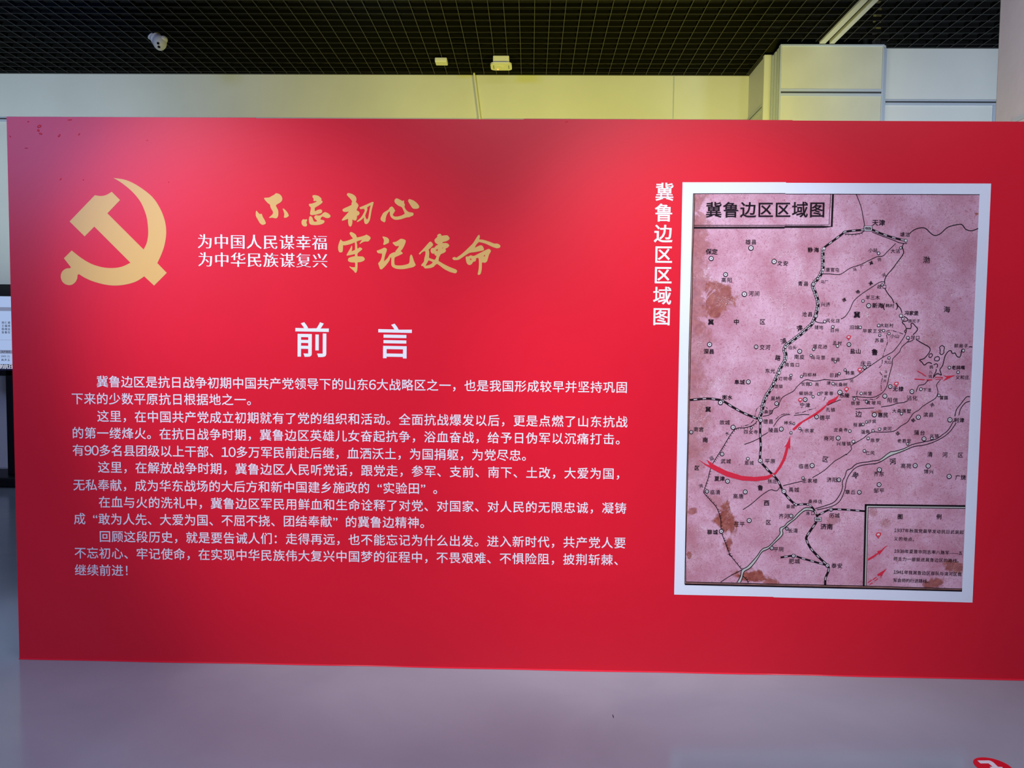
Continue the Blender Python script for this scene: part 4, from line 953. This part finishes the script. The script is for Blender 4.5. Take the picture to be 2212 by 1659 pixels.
def lens(u, v, r):
    d = ray(u, v); ctr = Vector(hc); r_ = 14.2*s7
    oc = CAM-ctr; bq = oc.dot(d); cq = oc.dot(oc)-r_*r_; disc = bq*bq-cq
    t = -bq-math.sqrt(max(disc, 0)); p = CAM+d*t; n_ = (p-ctr).normalized()
    cone('lens', p-n_*0.006, p+n_*0.006, r*s7, r*s7*0.9, M_BLACK, sc, 16)
lens(341.6, 93.5, 2.7); lens(343.4, 100.8, 3.1)
# small flush sensor box
b0 = atz(952, 133, ZC-0.045); sx = (at(966, 133, b0.y)-at(940, 133, b0.y)).length
se = empty('ceiling_sensor', (b0.x, b0.y, ZC), 'small plain yellow-lit box under the black ceiling grid', 'sensor box')
box('casing', b0.x-sx/2, b0.x+sx/2, b0.y, b0.y+0.12, ZC-0.045, ZC-0.001, M_PLASTIC, se, 0.008)
# wider flanged detector
b1 = atz(1082, 136, ZC-0.085); s8 = (at(1083, 136, b1.y)-at(1082, 136, b1.y)).length
dt = empty('ceiling_detector', (b1.x, b1.y+0.1, ZC), 'yellow-lit two-tier detector box with wide flange under the ceiling grid', 'detector')
box('neck', b1.x-17.5*s8, b1.x+17.5*s8, b1.y+0.02, b1.y+0.16, ZC-0.075, ZC-0.001, M_PLASTIC, dt, 0.008)
bm = bmesh.new(); rr = 0.045; ring = []
fx0, fx1, fy0, fy1 = b1.x-23*s8, b1.x+23*s8, b1.y, b1.y+0.20
for cx_, cy_, a0_ in ((fx1-rr, fy1-rr, 0), (fx0+rr, fy1-rr, 90), (fx0+rr, fy0+rr, 180), (fx1-rr, fy0+rr, 270)):
    for q in range(7):
        a = math.radians(a0_+q*15); ring.append((cx_+rr*math.cos(a), cy_+rr*math.sin(a)))
lo_ = [bm.verts.new((x_, y_, ZC-0.092)) for x_, y_ in ring]; hi_ = [bm.verts.new((x_, y_, ZC-0.075)) for x_, y_ in ring]
bm.faces.new(lo_[::-1]); bm.faces.new(hi_)
for q in range(len(ring)): w_ = (q+1) % len(ring); bm.faces.new((lo_[q], lo_[w_], hi_[w_], hi_[q]))
from_bm('flange', bm, M_PLASTIC, dt)
for q in (-16.5, 16.5): box('vent_slot', b1.x+q*s8-0.003, b1.x+q*s8+0.003, b1.y+0.05, b1.y+0.15, ZC-0.0925, ZC-0.0915, M_DARK, dt)
bm = bmesh.new(); bmesh.ops.create_cone(bm, cap_ends=True, segments=24, radius1=0.042, radius2=0.05, depth=0.004)
place(bm, Matrix.Translation((b1.x-0.02, b1.y+0.09, ZC-0.0935))); from_bm('sounder_disc', bm, M_PLASTIC, dt)
M_LED = mat('orange_led', (0.8, 0.2, 0.05), 0.4, emit=(1.0, 0.25, 0.08), estr=2.5)
lp = atz(1075.5, 150, ZC-0.094)
cone('indicator_light', (lp.x, lp.y, ZC-0.092), (lp.x, lp.y, ZC-0.099), 0.008, 0.006, M_LED, dt, 12)
# leaning cable duct on the back wall
ca, cb = at(1024, 158, Y_BACK-0.02), at(1036.5, 258, Y_BACK-0.02)
dd = (cb-ca); low = ca+dd*((0.0-ca.z)/dd.z) if abs(dd.z) > 0 else cb
cbx = ca+dd*3.2
bm = bmesh.new(); L0 = (cbx-ca).length
add_box(bm, -0.016, 0.016, -0.010, 0.010, 0, L0, 0.004)
place(bm, Matrix.Translation(ca) @ (cbx-ca).to_track_quat('Z', 'Y').to_matrix().to_4x4())
tag(from_bm('cable_duct', bm, M_PLASTIC), 'slim leaning cable duct on the yellow-lit back wall', 'cable duct')
# floor sticker with a bent arrow
pts = [atz(*p) for p in [(2102.2, 1645), (2107, 1639.5), (2125, 1636), (2150, 1641), (2172, 1650), (2186, 1659)]]
# least-squares circle
import itertools
Sx = sum(p.x for p in pts)/len(pts); Sy = sum(p.y for p in pts)/len(pts)
suu = svv = suv = suuu = svvv = suvv = svuu = 0.0
for p in pts:
    a, b = p.x-Sx, p.y-Sy
    suu += a*a; svv += b*b; suv += a*b; suuu += a**3; svvv += b**3; suvv += a*b*b; svuu += b*a*a
det = suu*svv-suv*suv
ca_ = ((suuu+suvv)/2*svv-(svvv+svuu)/2*suv)/det; cb_ = ((svvv+svuu)/2*suu-(suuu+suvv)/2*suv)/det
rad = math.sqrt(ca_**2+cb_**2+(suu+svv)/len(pts)); cx, cy = Sx+ca_, Sy+cb_
st = empty('floor_sticker', (cx, cy, 0), 'round red floor sticker with a white bent arrow, bottom right corner', 'floor sticker')
bm = bmesh.new(); bmesh.ops.create_cone(bm, cap_ends=True, segments=64, radius1=rad, radius2=rad, depth=0.001)
place(bm, Matrix.Translation((cx, cy, 0.0006))); from_bm('disc', bm, M_RED, st)
ar = [(520,720),(940,715),(1010,735),(1100,785),(1270,945),(1410,950),(1450,985),(1560,1180),(1010,985),(960,950),(1075,945),(930,825),(635,825)]
poly_mesh('arrow', [crop(2080, 1600, 16.76, ar)], 0.0015, M_WHITE, st, mapf=lambda u, v: atz(u, v, 0.0012))
# two small scuffs on the floor
for (u, v, w, h) in [(1324, 1547.5, 2.5, 7)]:
    a, b = atz(u-w/2, v-h/2), atz(u+w/2, v+h/2); c_ = atz(u, v)
    bm = bmesh.new(); vv = [bm.verts.new((a.x, a.y, 0.0008)), bm.verts.new((b.x-0.001, b.y, 0.0008)), bm.verts.new((b.x+0.002, b.y, 0.0008)), bm.verts.new((a.x+0.003, a.y, 0.0008))]
    bm.faces.new(vv); tag(from_bm('floor_scrap', bm, M_BLACK), 'tiny dark scrap lying on the grey floor in front of the board', 'scrap')
